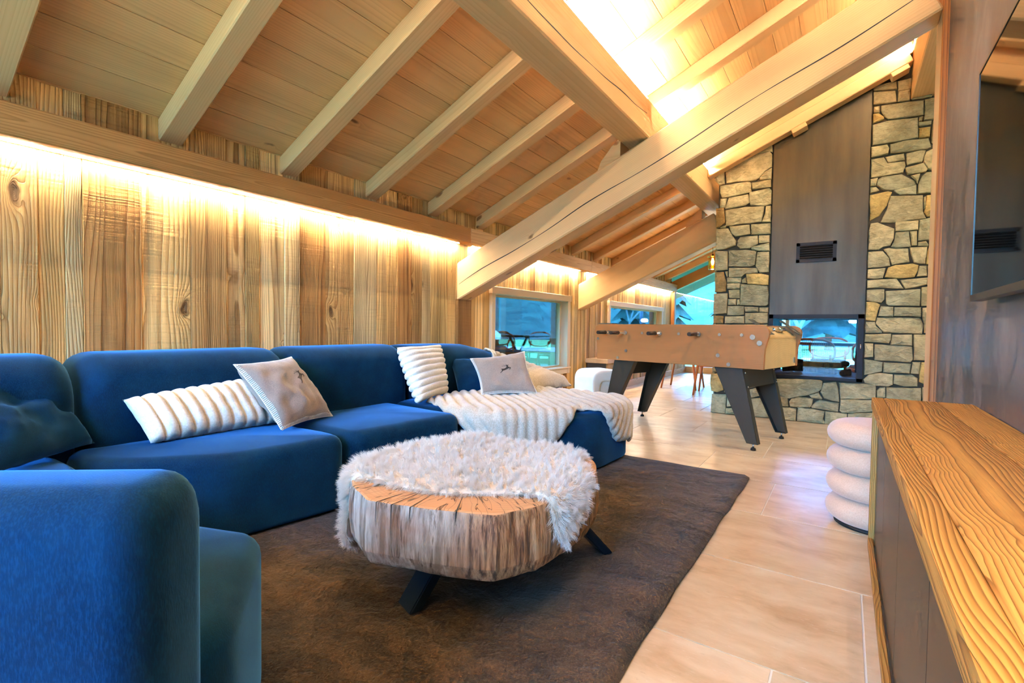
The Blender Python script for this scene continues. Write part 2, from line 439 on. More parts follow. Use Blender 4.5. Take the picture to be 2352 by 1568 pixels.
def stone():
    m = NT('field_stone'); tc = m.n('TexCoord').outputs['Object']; oi = m.n('ObjectInfo')
    V = m.vadd(tc, m.vmul(m.n('CombineXYZ', {0: oi.outputs['Random'], 1: 0., 2: oi.outputs['Random']}).outputs[0], (37, 0, 23)))
    n = m.noise(V, 6, 6, .65).outputs[0]; f = m.noise(m.vmul(V, (1, 1, 2.4)), 30, 6, .72).outputs[0]
    rid = m.noise(m.vmul(V, (1.5, 1, 4)), 9, 5, .6).outputs[0]
    col = m.mix(m.smooth(n, .35, .68), lin('9b9070'), lin('cabb94'))
    col = m.mix(m.math('MULTIPLY', m.smooth(f, .52, .7), .45), col, lin('d8cbab'))
    col = m.mix(m.math('MULTIPLY', m.smooth(f, .45, .3), .5), col, lin('685d47'))
    col = m.mix(1.0, col, oi.outputs['Color'], 'MULTIPLY')
    h = m.math('ADD', m.math('ADD', m.math('MULTIPLY', f, .5), m.math('MULTIPLY', rid, 1.2)), m.math('MULTIPLY', n, 1.4))
    m.set(color=col, rough=.85, spec=.2, normal=m.bump(h, .8, .02))
    return m.m
MT['stone'] = stone()
MT['mortar'] = simple('dark_mortar', '4a4030', .95)
def plaster():
    m = NT('waxed_plaster'); tc = m.n('TexCoord').outputs['Object']
    n = m.noise(m.vadd(m.vmul(tc, (1, 1.3, .55)), m.vmul(m.noise(tc, 1.6, 3).outputs[1], (.7, .7, .7))), 2.4, 6, .62).outputs[0]
    f = m.noise(m.vmul(tc, (1, 1, .4)), 18, 4, .6).outputs[0]
    col = m.ramp(n, [(.30, lin('403e44')), (.48, lin('565459')), (.62, lin('6d6c71')), (.78, lin('88888b'))])
    col = m.mix(m.math('MULTIPLY', m.smooth(f, .5, .75), .2), col, lin('9a938c'))
    m.set(color=col, rough=m.smooth(n, .3, .7, .30, .48), spec=.5, normal=m.bump(m.math('ADD', n, m.math('MULTIPLY', f, .3)), .12, .01))
    return m.m
MT['plaster'] = plaster()
def steel():
    m = NT('brown_steel_sheet'); tc = m.n('TexCoord').outputs['Object']
    n = m.noise(m.vmul(tc, (3, 3, .35)), 2.0, 5, .6).outputs[0]
    m.set(color=m.mix(m.smooth(n, .3, .7), lin('352d16'), lin('463c20')), rough=m.smooth(n, .3, .7, .50, .42), metal=.25)
    return m.m
MT['steel'] = steel()
MT['black'] = simple('black_metal', '120f0c', .5, 0, .25)
MT['black_matte'] = simple('black_recess', '0b0a09', .7)
MT['leg_metal'] = simple('dark_green_grey_metal', '332f22', .45, 0, .4)
MT['blue_steel'] = simple('black_blue_steel', '1d2d3c', .3, .7)
MT['chrome'] = simple('chrome', 'd8d8d4', .12, 1.0)
MT['bolt'] = simple('zinc_bolt', 'c9c4b4', .25, .9)
MT['grip'] = simple('brown_grip', '2c1d14', .45)
MT['plate'] = simple('grey_green_plate', '55584c', .5, .2)
MT['cab'] = simple('brown_lacquer', '2f241b', .38)
MT['screen'] = simple('tv_screen', '060606', .04, 0, .9)
MT['bezel'] = simple('tv_bezel', '3a352c', .3, .6)
MT['field'] = simple('green_field', '2f6b3c', .5)
MT['navy'] = simple('seat_pad', '5b6f96', .9)
MT['table_dark'] = simple('dark_table', '2e2622', .35)
MT['white'] = simple('white_paint', 'e9ecf0', .6)
def glass(name, tint=(1, 1, 1, 1), amt=1.0, base=.06):
    m = NT(name); m.t.nodes.remove(m.b)
    lw = m.n('LayerWeight', {0: .35}).outputs['Fresnel']
    fac = m.math('MINIMUM', m.math('ADD', m.math('MULTIPLY', lw, amt), base), 1.0)
    tr = m.n('BsdfTransparent', {0: tint}); gl = m.n('BsdfGlossy', {0: (1, 1, 1, 1), 'Roughness': .0})
    mx = m.n('MixShader', {0: fac, 1: tr, 2: gl}); m.t.links.new(mx.outputs[0], m.out.inputs[0])
    return m.m
MT['glass'] = glass('window_glass', (.92, .97, 1, 1), .9, .05)
MT['fireglass'] = glass('fireplace_glass', (.85, .87, .9, 1), .5, .0)
MT['amber'] = glass('amber_glass', (.95, .62, .22, 1), .6, .06)
def emis(name, col, s):
    m = NT(name); m.set(color=(0, 0, 0, 1), emit=col, emit_s=s); return m.m
MT['led_wall'] = emis('led_wall', LED_COL+(1,), LED_WALL)
MT['led_purlin'] = emis('led_purlin', LED_COL+(1,), LED_PURLIN)
MT['led_ridge'] = emis('led_ridge', LED_COL+(1,), LED_RIDGE)
MT['bulb'] = emis('lamp_bulb', (1, .62, .22, 1), 60)
def logwood(name, a, b, bark=0.):
    m = NT(name); tc = m.n('TexCoord').outputs['Object']
    n = m.noise(m.vmul(tc, (14, 14, 1.2)), 1.5, 6, .7).outputs[0]; g = m.noise(tc, 5, 4).outputs[0]
    ns = m.noise(m.vmul(tc, (40, 40, 2.5)), 1.5, 4, .7).outputs[0]
    col = m.mix(m.smooth(n, .38, .62), lin(b), lin(a)); col = m.mix(m.smooth(g, .45, .7, 0, .55), col, lin('8c5a34'))
    sx_ = m.n('SeparateXYZ', {0: tc}).outputs[0]
    col = m.mix(m.math('MULTIPLY', m.smooth(m.math('ADD', sx_, m.math('MULTIPLY', n, .12)), .20, .36), bark), col, m.mix(m.smooth(ns, .4, .6), lin('6a4526'), lin('b3875a')))
    col = m.mix(m.math('MULTIPLY', m.smooth(ns, .45, .35), .7), col, lin('3f3227'))
    m.set(color=col, rough=.8, spec=.2, normal=m.bump(m.math('ADD', n, m.math('MULTIPLY', ns, .6)), .7, .012))
    return m.m
MT['bark'] = logwood('trunk_side', 'c9c2b4', '7d7467', .9)
def trunktop():
    m = NT('trunk_top'); tc = m.n('TexCoord').outputs['Object']
    w = m.n('VectorMath', {0: m.noise(tc, 3, 3).outputs[1], 1: (.5, .5, .5)}, operation='SUBTRACT').outputs[0]
    V = m.vadd(tc, m.vmul(w, (.10, .10, 0)))
    sp = m.n('SeparateXYZ', {0: V}); x, y = sp.outputs[0], sp.outputs[1]
    r = m.math('SQRT', m.math('ADD', m.math('MULTIPLY', x, x), m.math('MULTIPLY', y, y)))
    g = m.math('POWER', m.math('FRACT', m.math('MULTIPLY', r, 70)), 2)
    th = m.math('ARCTAN2', y, x)
    cr = m.noise(m.n('CombineXYZ', {0: m.math('MULTIPLY', th, 7.), 1: m.math('MULTIPLY', r, 2.), 2: 0.}).outputs[0], 2.0, 2).outputs[0]
    ck = m.math('MULTIPLY', m.smooth(m.math('ABSOLUTE', m.math('SUBTRACT', cr, .5)), .018, .004), m.smooth(r, .12, .3))
    bl = m.noise(tc, 4, 3).outputs[0]
    col = m.mix(m.math('MULTIPLY', g, .35), lin('c99a6c'), lin('a3714a')); col = m.mix(m.smooth(bl, .4, .7, 0, .4), col, lin('b98358'))
    col = m.mix(m.math('MULTIPLY', ck, .85), col, lin('3a2616'))
    m.set(color=col, rough=.5, spec=.35, normal=m.bump(m.math('SUBTRACT', m.math('MULTIPLY', g, -.2), ck), .4, .006))
    return m.m
MT['trunktop'] = trunktop()
def nat(name, a, b, sc, rough=.95):
    m = NT(name); tc = m.n('TexCoord').outputs['Object']; n = m.noise(tc, sc, 6, .7).outputs[0]
    m.set(color=m.mix(m.smooth(n, .35, .65), lin(a), lin(b)), rough=rough, spec=.1, normal=m.bump(n, .5, .2)); return m.m
MT['grass'] = nat('grass', '4f7a48', '6d935a', 1.2)
MT['hill'] = nat('forest_hill', '1b3431', '2d4a40', .35)
MT['leaf'] = nat('conifer_green', '152c28', '25443c', 2.0)
MT['bare'] = nat('bare_twigs', '8a9298', 'a8b0b4', 3.0)
MT['asphalt'] = nat('asphalt', '9aa0a6', 'b4babf', 2.0)

# ================================================================== STRUCTURE
SL = .44; ANG = math.atan(SL); CA, SA = math.cos(ANG), math.sin(ANG)
XW, XR = -3.1, .55                      # left wall face, ridge line
Y0, Y1 = -3.3, 10.6
def zboard(x): return 2.0+SL*(x-XW)
def zraft(x): return 1.885+SL*(x-XW)

# ---- floor of travertine tiles
floor = struct(abox('floor', (XW-.15, Y0, -.2), (3.6, Y1+.1, -.003), MT['grout']))
known = {1.45: .068, 2.65: -.318, .85: -.138, 3.25: -.77, 3.85: -.46, 2.05: -.62, 4.45: -.1}
rr = random.Random(3)
y = 1.45-.6*8
while y < Y1:
    yy = round(y, 2); j = known.get(yy, rr.uniform(-.6, .6)); xs = [j]
    while xs[0] > XW: xs.insert(0, xs[0]-rr.choice((.9, 1.0, 1.1)))
    while xs[-1] < 3.6: xs.append(xs[-1]+rr.choice((.9, 1.0, 1.1)))
    for a, b in zip(xs, xs[1:]):
        a = max(a, XW); b = min(b, 3.6); c0 = max(y, Y0); c1 = min(y+.6, Y1)
        if b-a > .02 and c1-c0 > .02:
            abox('tile', (a+.003, c0+.003, -.02), (b-.003, c1-.003, 0), MT['tile'], floor)
    y += .6

# ---- left wall: reclaimed planks round two windows
WIN = [(4.13, 5.90, .29, 1.325), (7.20, 9.93, .46, 1.33)]
segs = [((XW-.15, Y0, 0), (XW-.022, WIN[0][0]+.05, 2.08)), ((XW-.15, WIN[0][1]-.05, 0), (XW-.022, WIN[1][0]+.05, 2.08)), ((XW-.15, WIN[1][1]-.05, 0), (XW-.022, Y1+.1, 2.08))]
for a, b, c, d in WIN:
    segs += [((XW-.15, a+.05, 0), (XW-.022, b-.05, c+.05)), ((XW-.15, a+.05, d-.05), (XW-.022, b-.05, 2.08))]
bm = bmesh.new()
for lo, hi in segs:
    lo = Vector(lo); hi = Vector(hi); bm_box(bm, Matrix.Translation((lo+hi)/2), hi-lo)
wall_left = struct(bmobj('wall_left', bm, MT['mortar']))
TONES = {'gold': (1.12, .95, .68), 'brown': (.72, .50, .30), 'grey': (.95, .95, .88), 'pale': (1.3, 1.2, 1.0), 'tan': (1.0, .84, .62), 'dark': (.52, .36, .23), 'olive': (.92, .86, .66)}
def plank(y0, y1, z0, z1, tone, parent, xf=None, thick=.022):
    x1 = (xf if xf is not None else XW)+random.uniform(-.003, .006)
    o = abox('plank', (x1-thick, y0+.0008, z0), (x1, y1-.0008, z1), MT['barn'], parent, axis='z', bev=.0015)
    t = TONES[tone]; k = random.uniform(.92, 1.06); o.color = (t[0]*k, t[1]*k, t[2]*k, 1); return o
ed = [(.40, 'tan'), (.528, 'tan'), (.653, 'gold'), (.748, 'grey'), (.813, 'brown'), (1.056, 'gold'), (1.29, 'tan'), (1.488, 'tan'), (1.60, 'olive'),
      (1.687, 'pale'), (1.857, 'grey'), (1.967, 'brown'), (2.171, 'tan'), (2.416, 'grey'), (2.633, 'pale'), (2.74, 'tan'), (2.848, 'brown'),
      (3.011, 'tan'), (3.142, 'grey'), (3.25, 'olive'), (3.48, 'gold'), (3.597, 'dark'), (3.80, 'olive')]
plk = [(a[0], b[0], a[1]) for a, b in zip(ed, ed[1:])]
y = .40
while y > Y0:
    w = random.uniform(.09, .24); plk.insert(0, (max(Y0, y-w), y, random.choice(['gold', 'tan', 'brown', 'grey', 'olive']))); y -= w
y = 3.80
while y < Y1:
    w = random.uniform(.06, .14); b = min(Y1, y+w)
    for e in (WIN[0][0], WIN[0][1], WIN[1][0], WIN[1][1]):
        if abs(b-e) < .05 or y < e < b: b = e
    plk.append((y, b, random.choice(['gold', 'tan', 'olive', 'grey', 'gold', 'pale', 'brown']))); y = b
for a, b, t in plk:
    hit = [w for w in WIN if a > w[0]-.01 and b < w[1]+.01]
    if hit:
        plank(a, b, 0, hit[0][2], t, wall_left); plank(a, b, hit[0][3], 2.06, t, wall_left)
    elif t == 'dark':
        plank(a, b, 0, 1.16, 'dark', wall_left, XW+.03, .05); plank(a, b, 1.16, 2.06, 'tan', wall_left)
    else: plank(a, b, 0, 2.06, t, wall_left)
# boxed-out ledge under the far window, clad with planks
ledge = struct(abox('trim_2', (XW, 6.45, .40), (-2.75, Y1, .46), MT['railpale'], axis='y', bev=.004), 'wooden ledge board under the far window')
lw_ = struct(abox('wall_ledge', (XW+.006, 6.50, 0), (-2.80, Y1, .40), MT['mortar']))
y = 6.50
while y < Y1:
    b = min(Y1, y+random.uniform(.09, .16)); plank(y, b, .10, .40, random.choice(['gold', 'tan', 'brown', 'olive']), lw_, -2.78); y = b
bb = struct(abox('baseboard_left', (-2.80, 6.48, 0), (-2.765, 8.3, .10), MT['railpale'], axis='y', bev=.002))
bb2 = struct(abox('baseboard_left', (-2.80, 8.302, 0), (-2.765, Y1, .10), MT['rail'], axis='y', bev=.002))
struct(abox('baseboard_left', (XW+.004, 5.92, 0), (XW+.022, 6.48, .04), MT['railpale'], axis='y', bev=.002))

# windows on the left wall
for k, (a, b, c, d) in enumerate(WIN):
    wr = struct(empty('window_%d' % (k+1), (XW, (a+b)/2, c)))
    fwid = .085; xo = XW+.035
    for nm, lo, hi, ax in (('casing', (XW-.15, a, c), (xo, a+fwid*.8, d), 'z'), ('casing', (XW-.15, b-fwid*.8, c), (xo, b, d), 'z'),
                           ('casing', (XW-.15, a-.01, d-fwid*.9), (xo+.012, b+.01, d), 'y'), ('casing', (XW-.15, a, c), (xo-.004, b, c+.075), 'y')):
        abox(nm, lo, hi, MT['window_wood'], wr, bev=.003, axis=ax)
    sil = abox('window_sill', (XW-.15, a, c+.072), (xo+.02, b, c+.088), MT['window_wood'], wr, bev=.003, axis='y')
    ia, ib, ic, id_ = a+fwid*.8, b-fwid*.8, c+.088, d-fwid*.9
    sash = empty('sash', (XW-.09, (ia+ib)/2, ic)); sash.parent = wr; sash.matrix_basis = WM[wr.name].inverted() @ WM[sash.name]
    for lo, hi, ax in (((XW-.12, ia, ic), (XW-.07, ia+.012, id_), 'z'), ((XW-.12, ib-.03, ic), (XW-.07, ib, id_), 'z'), ((XW-.12, ia, id_-.02), (XW-.07, ib, id_), 'y'), ((XW-.12, ia, ic), (XW-.07, ib, ic+.02), 'y')):
        abox('sash_rail', lo, hi, MT['window_wood'], sash, axis=ax)
    abox('pane', (XW-.10, ia+.01, ic+.015), (XW-.094, ib-.025, id_-.015), MT['glass'], wr)

# ---- roof boards (ceiling), each board a piece
ceiling = struct(meshobj('ceiling', [(XW-1.3, Y0-.2, zboard(XW-1.3)+.05), (XR, Y0-.2, zboard(XR)+.05), (XR, Y1+3.0, zboard(XR)+.05), (XW-1.3, Y1+3.0, zboard(XW-1.3)+.05),  # roof overhang past gable and eaves added to hold back sky light
                                     (XW-1.3, Y0-.2, zboard(XW-1.3)+.12), (XR, Y0-.2, zboard(XR)+.12), (XR, Y1+3.0, zboard(XR)+.12), (XW-1.3, Y1+3.0, zboard(XW-1.3)+.12)],
                         [(0, 1, 2, 3), (4, 5, 6, 7), (0, 1, 5, 4), (1, 2, 6, 5), (2, 3, 7, 6), (3, 0, 4, 7)], MT['mortar']))
RAFY = [.505+.69*k for k in range(-5, 15)]
bw = .187; s = 0; x_start = XW-.16; k = 0
while True:
    xs = x_start+(k+.5)*bw*CA
    if xs > XR-.02: break
    cuts = sorted([Y0-.1]+random.sample(RAFY[1:-1], 4)+[Y1+.1])
    for a, b in zip(cuts, cuts[1:]):
        o = box('ceiling_board', frame((xs-SA*.012, (a+b)/2, zboard(xs)+CA*.012), (0, 1, 0), (-SA, 0, CA)), (b-a-.002, bw-.0025, .024), MT['board'], ceiling, bev=.0012)
    k += 1
# other slope of the roof, beyond the ridge
struct(meshobj('ceiling_far_slope', [(XR, Y0-.2, zboard(XR)), (XR, Y1+3.0, zboard(XR)), (4.2, Y1+3.0, zboard(XR)-SL*(4.2-XR)), (4.2, Y0-.2, zboard(XR)-SL*(4.2-XR)),
                                     (XR, Y0-.2, zboard(XR)+.12), (XR, Y1+3.0, zboard(XR)+.12), (4.2, Y1+3.0, zboard(XR)-SL*(4.2-XR)+.12), (4.2, Y0-.2, zboard(XR)-SL*(4.2-XR)+.12)],
               [(0, 1, 2, 3), (4, 5, 6, 7), (0, 1, 5, 4), (1, 2, 6, 5), (2, 3, 7, 6), (3, 0, 4, 7)], MT['board']))

# ---- rafters
def slope_beam(name, xa, xb, yc, wy, zlow, hperp, mat, bev=.006, cut=True, parent=None):
    """beam along the roof slope, plumb-cut at its lower end; zlow(x) is its underside"""
    M = frame((xa, yc, zlow(xa)), (CA, 0, SA), (-SA, 0, CA))
    L = (xb-xa)/CA; e = hperp*SL
    prof = [(0, 0), (L, 0), (L, hperp), (e if cut else 0, hperp)]
    V = []; Fc = []
    for yy_ in (-wy/2, wy/2):
        for px, pz in prof: V.append((px, yy_, pz))
    Fc = [(0, 1, 2, 3), (4, 5, 6, 7), (0, 1, 5, 4), (1, 2, 6, 5), (2, 3, 7, 6), (3, 0, 4, 7)]
    bm = bmesh.new(); vs = [bm.verts.new(v) for v in V]
    for f in Fc: bm.faces.new([vs[i] for i in f])
    bmesh.ops.recalc_face_normals(bm, faces=bm.faces)
    if bev: bmesh.ops.bevel(bm, geom=bm.edges[:], offset=bev, segments=1, affect='EDGES')
    return bmobj(name, bm, mat, parent, M)
for yc in RAFY:
    r = slope_beam('rafter', XW-.02, XR-.02, yc, .115, zraft, .105, MT['spruce'])
    tag(r, 'pale spruce rafter running up under the roof boards', 'rafter', 'rafters under the roof boards')
def ztruss(x): return 1.146+.437*(x-XW)
t1 = slope_beam('truss_beam', XW+.002, .40, 3.70, .20, ztruss, .328, MT['spruce'], .010)
tag(t1, 'thick sloping truss beam with a long crack, ending beside the dark plaster wall', 'beam')
t2 = slope_beam('truss_beam', XW+.002, -1.20, 6.28, .20, ztruss, .328, MT['spruce'], .010)
tag(t2, 'sloping truss beam running into the side of the stone chimney', 'beam')
# long drying crack along the near face of the first truss beam
ck = []
for i in range(60):
    f = i/59; xx = XW+.03+f*3.35; ck.append((xx, ztruss(xx)+.335*(.42+.03*math.sin(f*19)+.05*f+.02*noise.noise(Vector((f*9, 0, 0))))))
V = []; Fc = []
for i, (cx_, cz_) in enumerate(ck):
    wd = .0022+.0026*abs(math.sin(i*.21)); V += [(cx_, 3.5992, cz_-wd), (cx_, 3.5992, cz_+wd), (cx_, 3.612, cz_)]
for i in range(len(ck)-1): Fc += [(3*i, 3*i+1, 3*i+4, 3*i+3)]
meshobj('crack', V, Fc, MT['black_matte'], t1, WM[t1.name])
# purlins
p1 = abox('purlin', (-1.46, Y0, 2.315), (-1.245, Y1, 2.59), MT['spruce'], axis='y', bev=.008)
tag(p1, 'square purlin beam carried by the sloping truss beam', 'beam')
p2 = abox('purlin', (.42, Y0, 2.96), (.62, 5.64, 3.43), MT['spruce'], axis='y', bev=.008)
tag(p2, 'tall ridge purlin above the dark plaster wall, resting on the stone chimney', 'beam')
V = []; Fc = []
for i in range(50):
    f = i/49; yy_ = -.6+f*4.15; zz = 2.44+.05*math.sin(f*7)+.02*noise.noise(Vector((f*11, 3, 0))); wd = .0016+.0026*abs(math.sin(i*.33))
    V += [(-1.2443, yy_, zz-wd), (-1.2443, yy_, zz+wd)]
for i in range(49): Fc.append((2*i, 2*i+1, 2*i+3, 2*i+2))
meshobj('crack', V, Fc, MT['black_matte'], p1, WM[p1.name])
def cleat(yc, label):
    x0 = -1.47; z = lambda x: ztruss(x)+.328/CA
    pr = [(x0, z(x0)-.02), (x0, z(x0)+.15), (x0-.06, z(x0-.06)+.13), (x0-.16, z(x0-.16)+.06), (x0-.19, z(x0-.19)-.0)]
    pr.append((x0-.19, z(x0-.19)-.02)); n = len(pr); V = []
    for yy_ in (yc-.09, yc+.09): V += [(a, yy_, b) for a, b in pr]
    Fc = [tuple(range(n)), tuple(range(n, 2*n))]+[(i, (i+1) % n, n+(i+1) % n, n+i) for i in range(n)]
    c = meshobj('purlin_cleat', V, Fc, MT['spruce'], None, T(x0, yc, z(x0)))
    tag(c, label, 'cleat')
cleat(3.70, 'small wooden cleat wedged under the purlin on the cracked truss beam')
cleat(6.28, 'small wooden cleat on the truss beam at the side of the stone chimney')
def zlow(x): return zraft(x)-.21
lb_ = slope_beam('rafter', -1.243, .418, 5.50, .12, zlow, .105, MT['spruce'])
tag(lb_, 'low pale rafter lying right against the front of the stone chimney', 'rafter')
V = []
for yy_ in (5.53, 5.555):
    for x in (-1.243, .418): V += [(x, yy_, zlow(x)+.112), (x, yy_, zboard(x)-.004)]
fb = meshobj('fascia_board', V, [(0, 1, 3, 2), (4, 5, 7, 6), (0, 1, 5, 4), (2, 3, 7, 6), (0, 2, 6, 4), (1, 3, 7, 5)], MT['board'], None, frame((-1.243, 5.54, zlow(-1.243)+.1), (CA, 0, SA), (-SA, 0, CA)))
tag(fb, 'pale fascia board above the low rafter on the chimney front', 'board')
for xb_, lb in ((-.42, 'small lath block under the rafter over the steel chimney sheet'), (.33, 'small lath block under the rafter over the chimney stones')):
    b_ = box('lath_block', frame((xb_, 5.50, zlow(xb_)-.022), (CA, 0, SA), (-SA, 0, CA)), (.13, .12, .04), MT['spruce'], None, .003)
    tag(b_, lb, 'block')

# ---- rail along the left wall, with its light strips
RL = [(Y0, .1, 'rail'), (.1, 3.668, 'rail'), (3.67, 6.36, 'railpale'), (6.362, Y1, 'railpale')]
RLAB = ['brown rail beam along the plank wall behind the camera end', 'long brown rail beam above the blue sofa on the plank wall', 'paler rail beam piece over the window beside the chaise', 'pale rail beam piece over the far window and ledge']
for (a, b, mt), lb in zip(RL, RLAB):
    r = abox('wall_rail', (XW-.002, a, 1.692), (XW+.12, b, 1.836), MT[mt], axis='y', bev=.006); tag(r, lb, 'rail')
def strip(name, a, b, mk, mat, label, group, w=.012):
    bm = bmesh.new(); n = max(1, int(abs(b-a)/.45))
    for i in range(n):
        y0 = a+(b-a)*i/n; y1 = a+(b-a)*(i+1)/n
        (x0, z0), (x1, z1) = mk
        vs = [bm.verts.new(p) for p in ((x0, y0, z0), (x1, y0, z1), (x1, y1, z1), (x0, y1, z0))]; bm.faces.new(vs)
    r = bmesh.ops.solidify(bm, geom=bm.faces[:], thickness=.002)
    o = bmobj(name, bm, mat); tag(o, label, 'light strip', group)
LEDG = 'warm light strips'
strip('led_strip', Y0+.1, 3.60, ((XW+.022, 1.689), (XW+.034, 1.689)), MT['led_wall'], 'warm light strip under the wall rail above the sofa', LEDG)
strip('led_strip', 3.80, 6.17, ((XW+.022, 1.689), (XW+.034, 1.689)), MT['led_wall'], 'warm light strip under the wall rail between the two truss beams', LEDG)
strip('led_strip', 6.40, Y1-.05, ((XW+.022, 1.689), (XW+.034, 1.689)), MT['led_wall'], 'warm light strip under the wall rail over the far window', LEDG)
strip('led_strip', Y0+.1, 3.58, ((-1.262, 2.594), (-1.247, 2.594)), MT['led_purlin'], 'warm light strip on top of the purlin shining up at the roof', LEDG)
strip('led_strip', 3.82, 6.15, ((-1.262, 2.594), (-1.247, 2.594)), MT['led_purlin'], 'warm light strip on top of the purlin end by the chimney', LEDG)
MT['led_low'] = emis('led_purlin_low', (1.0, .74, .42, 1), 130)
strip('led_strip', Y0+.1, 3.58, ((-1.452, 2.594), (-1.440, 2.594)), MT['led_low'], 'warm light strip on the sofa side of the purlin top', LEDG)
strip('led_strip', 3.82, 6.15, ((-1.452, 2.594), (-1.440, 2.594)), MT['led_low'], 'warm light strip on the window side of the purlin end by the chimney', LEDG)
strip('led_strip', Y0+.1, 5.55, ((.416, 3.36), (.416, 3.375)), MT['led_ridge'], 'warm light strip on the side of the ridge purlin', LEDG)

# ---- right side: plaster wall, its wooden end trim, partition and outer walls
struct(abox('wall_right', (.42, Y0, 0), (.57, 3.55, 2.955), MT['plaster']))
struct(abox('trim_3', (.397, 3.592, 0), (.60, 3.84, 2.95), MT['window_wood'], axis='z', bev=.002), 'pale wooden jamb board behind the reddish end trim')
struct(abox('trim_1', (.392, 3.55, 0), (.60, 3.59, 2.95), MT['redwood'], axis='z', bev=.002), 'reddish wooden trim closing the end of the dark plaster wall')
struct(abox('wall_partition', (.57, 3.35, 0), (3.6, 3.5, 3.4), MT['white']))
struct(abox('wall_side', (3.6, 3.35, 0), (3.75, Y1, 2.2), MT['white']))
# wall behind the camera with its glazing
bm = bmesh.new()
for lo, hi in (((XW-.15, Y0-.15, 0), (-2.95, Y0, 3.6)), ((.35, Y0-.15, 0), (.6, Y0, 3.6)), ((-2.95, Y0-.15, 0), (.35, Y0, .12))):
    lo = Vector(lo); hi = Vector(hi); bm_box(bm, Matrix.Translation((lo+hi)/2), hi-lo)
struct(bmobj('wall_back', bm, MT['board']))
w4 = struct(empty('window_4', (-1.3, Y0-.08, .12)))
for x in (-2.95, -1.35, .30): abox('mullion', (x, Y0-.12, .12), (x+.06, Y0-.05, zraft(x)-.05), MT['window_wood'], w4, axis='z')
# far gable: post, sloping head beam, sill and panes
w3 = struct(empty('window_3', (0, Y1, 0)))
abox('post', (XW, Y1, 0), (XW+.07, Y1+.12, zraft(XW)-.05), MT['redwood'], w3, axis='z', bev=.003)
abox('sill_beam', (XW+.07, Y1, 0), (3.6, Y1+.12, .12), MT['railpale'], w3, axis='x', bev=.003)
slope_beam('head_beam', XW, XR, Y1+.06, .12, lambda x: zraft(x)-.20, .20, MT['rail'], .004, parent=w3)
for x in (-.95, 1.3): abox('mullion', (x, Y1+.02, .12), (x+.06, Y1+.1, zraft(min(x, XR))-.2), MT['window_wood'], w3, axis='z')
def gz(x): return (zraft(x) if x < XR else zraft(XR)-SL*(x-XR))-.15
for a, b in ((XW+.07, -.95), (-.89, XR), (XR, 1.3), (1.36, 3.6)):
    meshobj('pane', [(a, Y1+.05, .1), (b, Y1+.05, .1), (b, Y1+.05, gz(b)), (a, Y1+.05, gz(a)), (a, Y1+.058, .1), (b, Y1+.058, .1), (b, Y1+.058, gz(b)), (a, Y1+.058, gz(a))],
            [(0, 1, 2, 3), (4, 5, 6, 7), (0, 1, 5, 4), (1, 2, 6, 5), (2, 3, 7, 6), (3, 0, 4, 7)], MT['glass'], w3)

# ================================================================== CHIMNEY
CY = 5.6; CL, CR, CB = -1.165, .74, 6.42
FX0, FX1, FZ0, FZ1 = -.645, .137, .43, 1.06
chim = empty('stone_chimney', (-.2, CY, 0), 0, 'tall fieldstone chimney with a see-through fireplace and brown steel sheet', 'chimney')
CM = WM[chim.name]
def zt(x): return zraft(x)-.004 if x < XR else zraft(XR)-SL*(x-XR)
bm = bmesh.new()
for x0, x1, z0, z1 in ((CL, FX0, 0, None), (FX1, CR, 0, None), (FX0, FX1, 0, FZ0), (FX0, FX1, FZ1, None)):
    vs = []
    for yy_ in (CY+.03, CB):
        for x, z in ((x0, z0), (x1, z0), (x1, z1 if z1 else zt(x1)), (x0, z1 if z1 else zt(x0))): vs.append(bm.verts.new((x, yy_, z)))
    for f in ((0, 1, 2, 3), (4, 5, 6, 7), (0, 1, 5, 4), (1, 2, 6, 5), (2, 3, 7, 6), (3, 0, 4, 7)): bm.faces.new([vs[i] for i in f])
bmesh.ops.recalc_face_normals(bm, faces=bm.faces); bmesh.ops.translate(bm, verts=bm.verts, vec=-CM.translation)
bmobj('chimney_core', bm, MT['mortar'], chim, CM)
STC = {'t': [(1.08, 1.02, .86), (1.0, .95, .82), (.95, .93, .82), (1.1, 1.04, .86)], 'g': [(.82, .86, .80)], 'o': [(1.28, 1.0, .56)], 'd': [(.66, .68, .64)], 'r': [(.72, .52, .30)]}
RG = {'A': (1620, 300, 4.3556), 'B': (1620, 600, 4.3556), 'C': (1960, 180, 4.127), 'D': (1960, 520, 4.127), 'E': (1760, 840, 5.7366)}
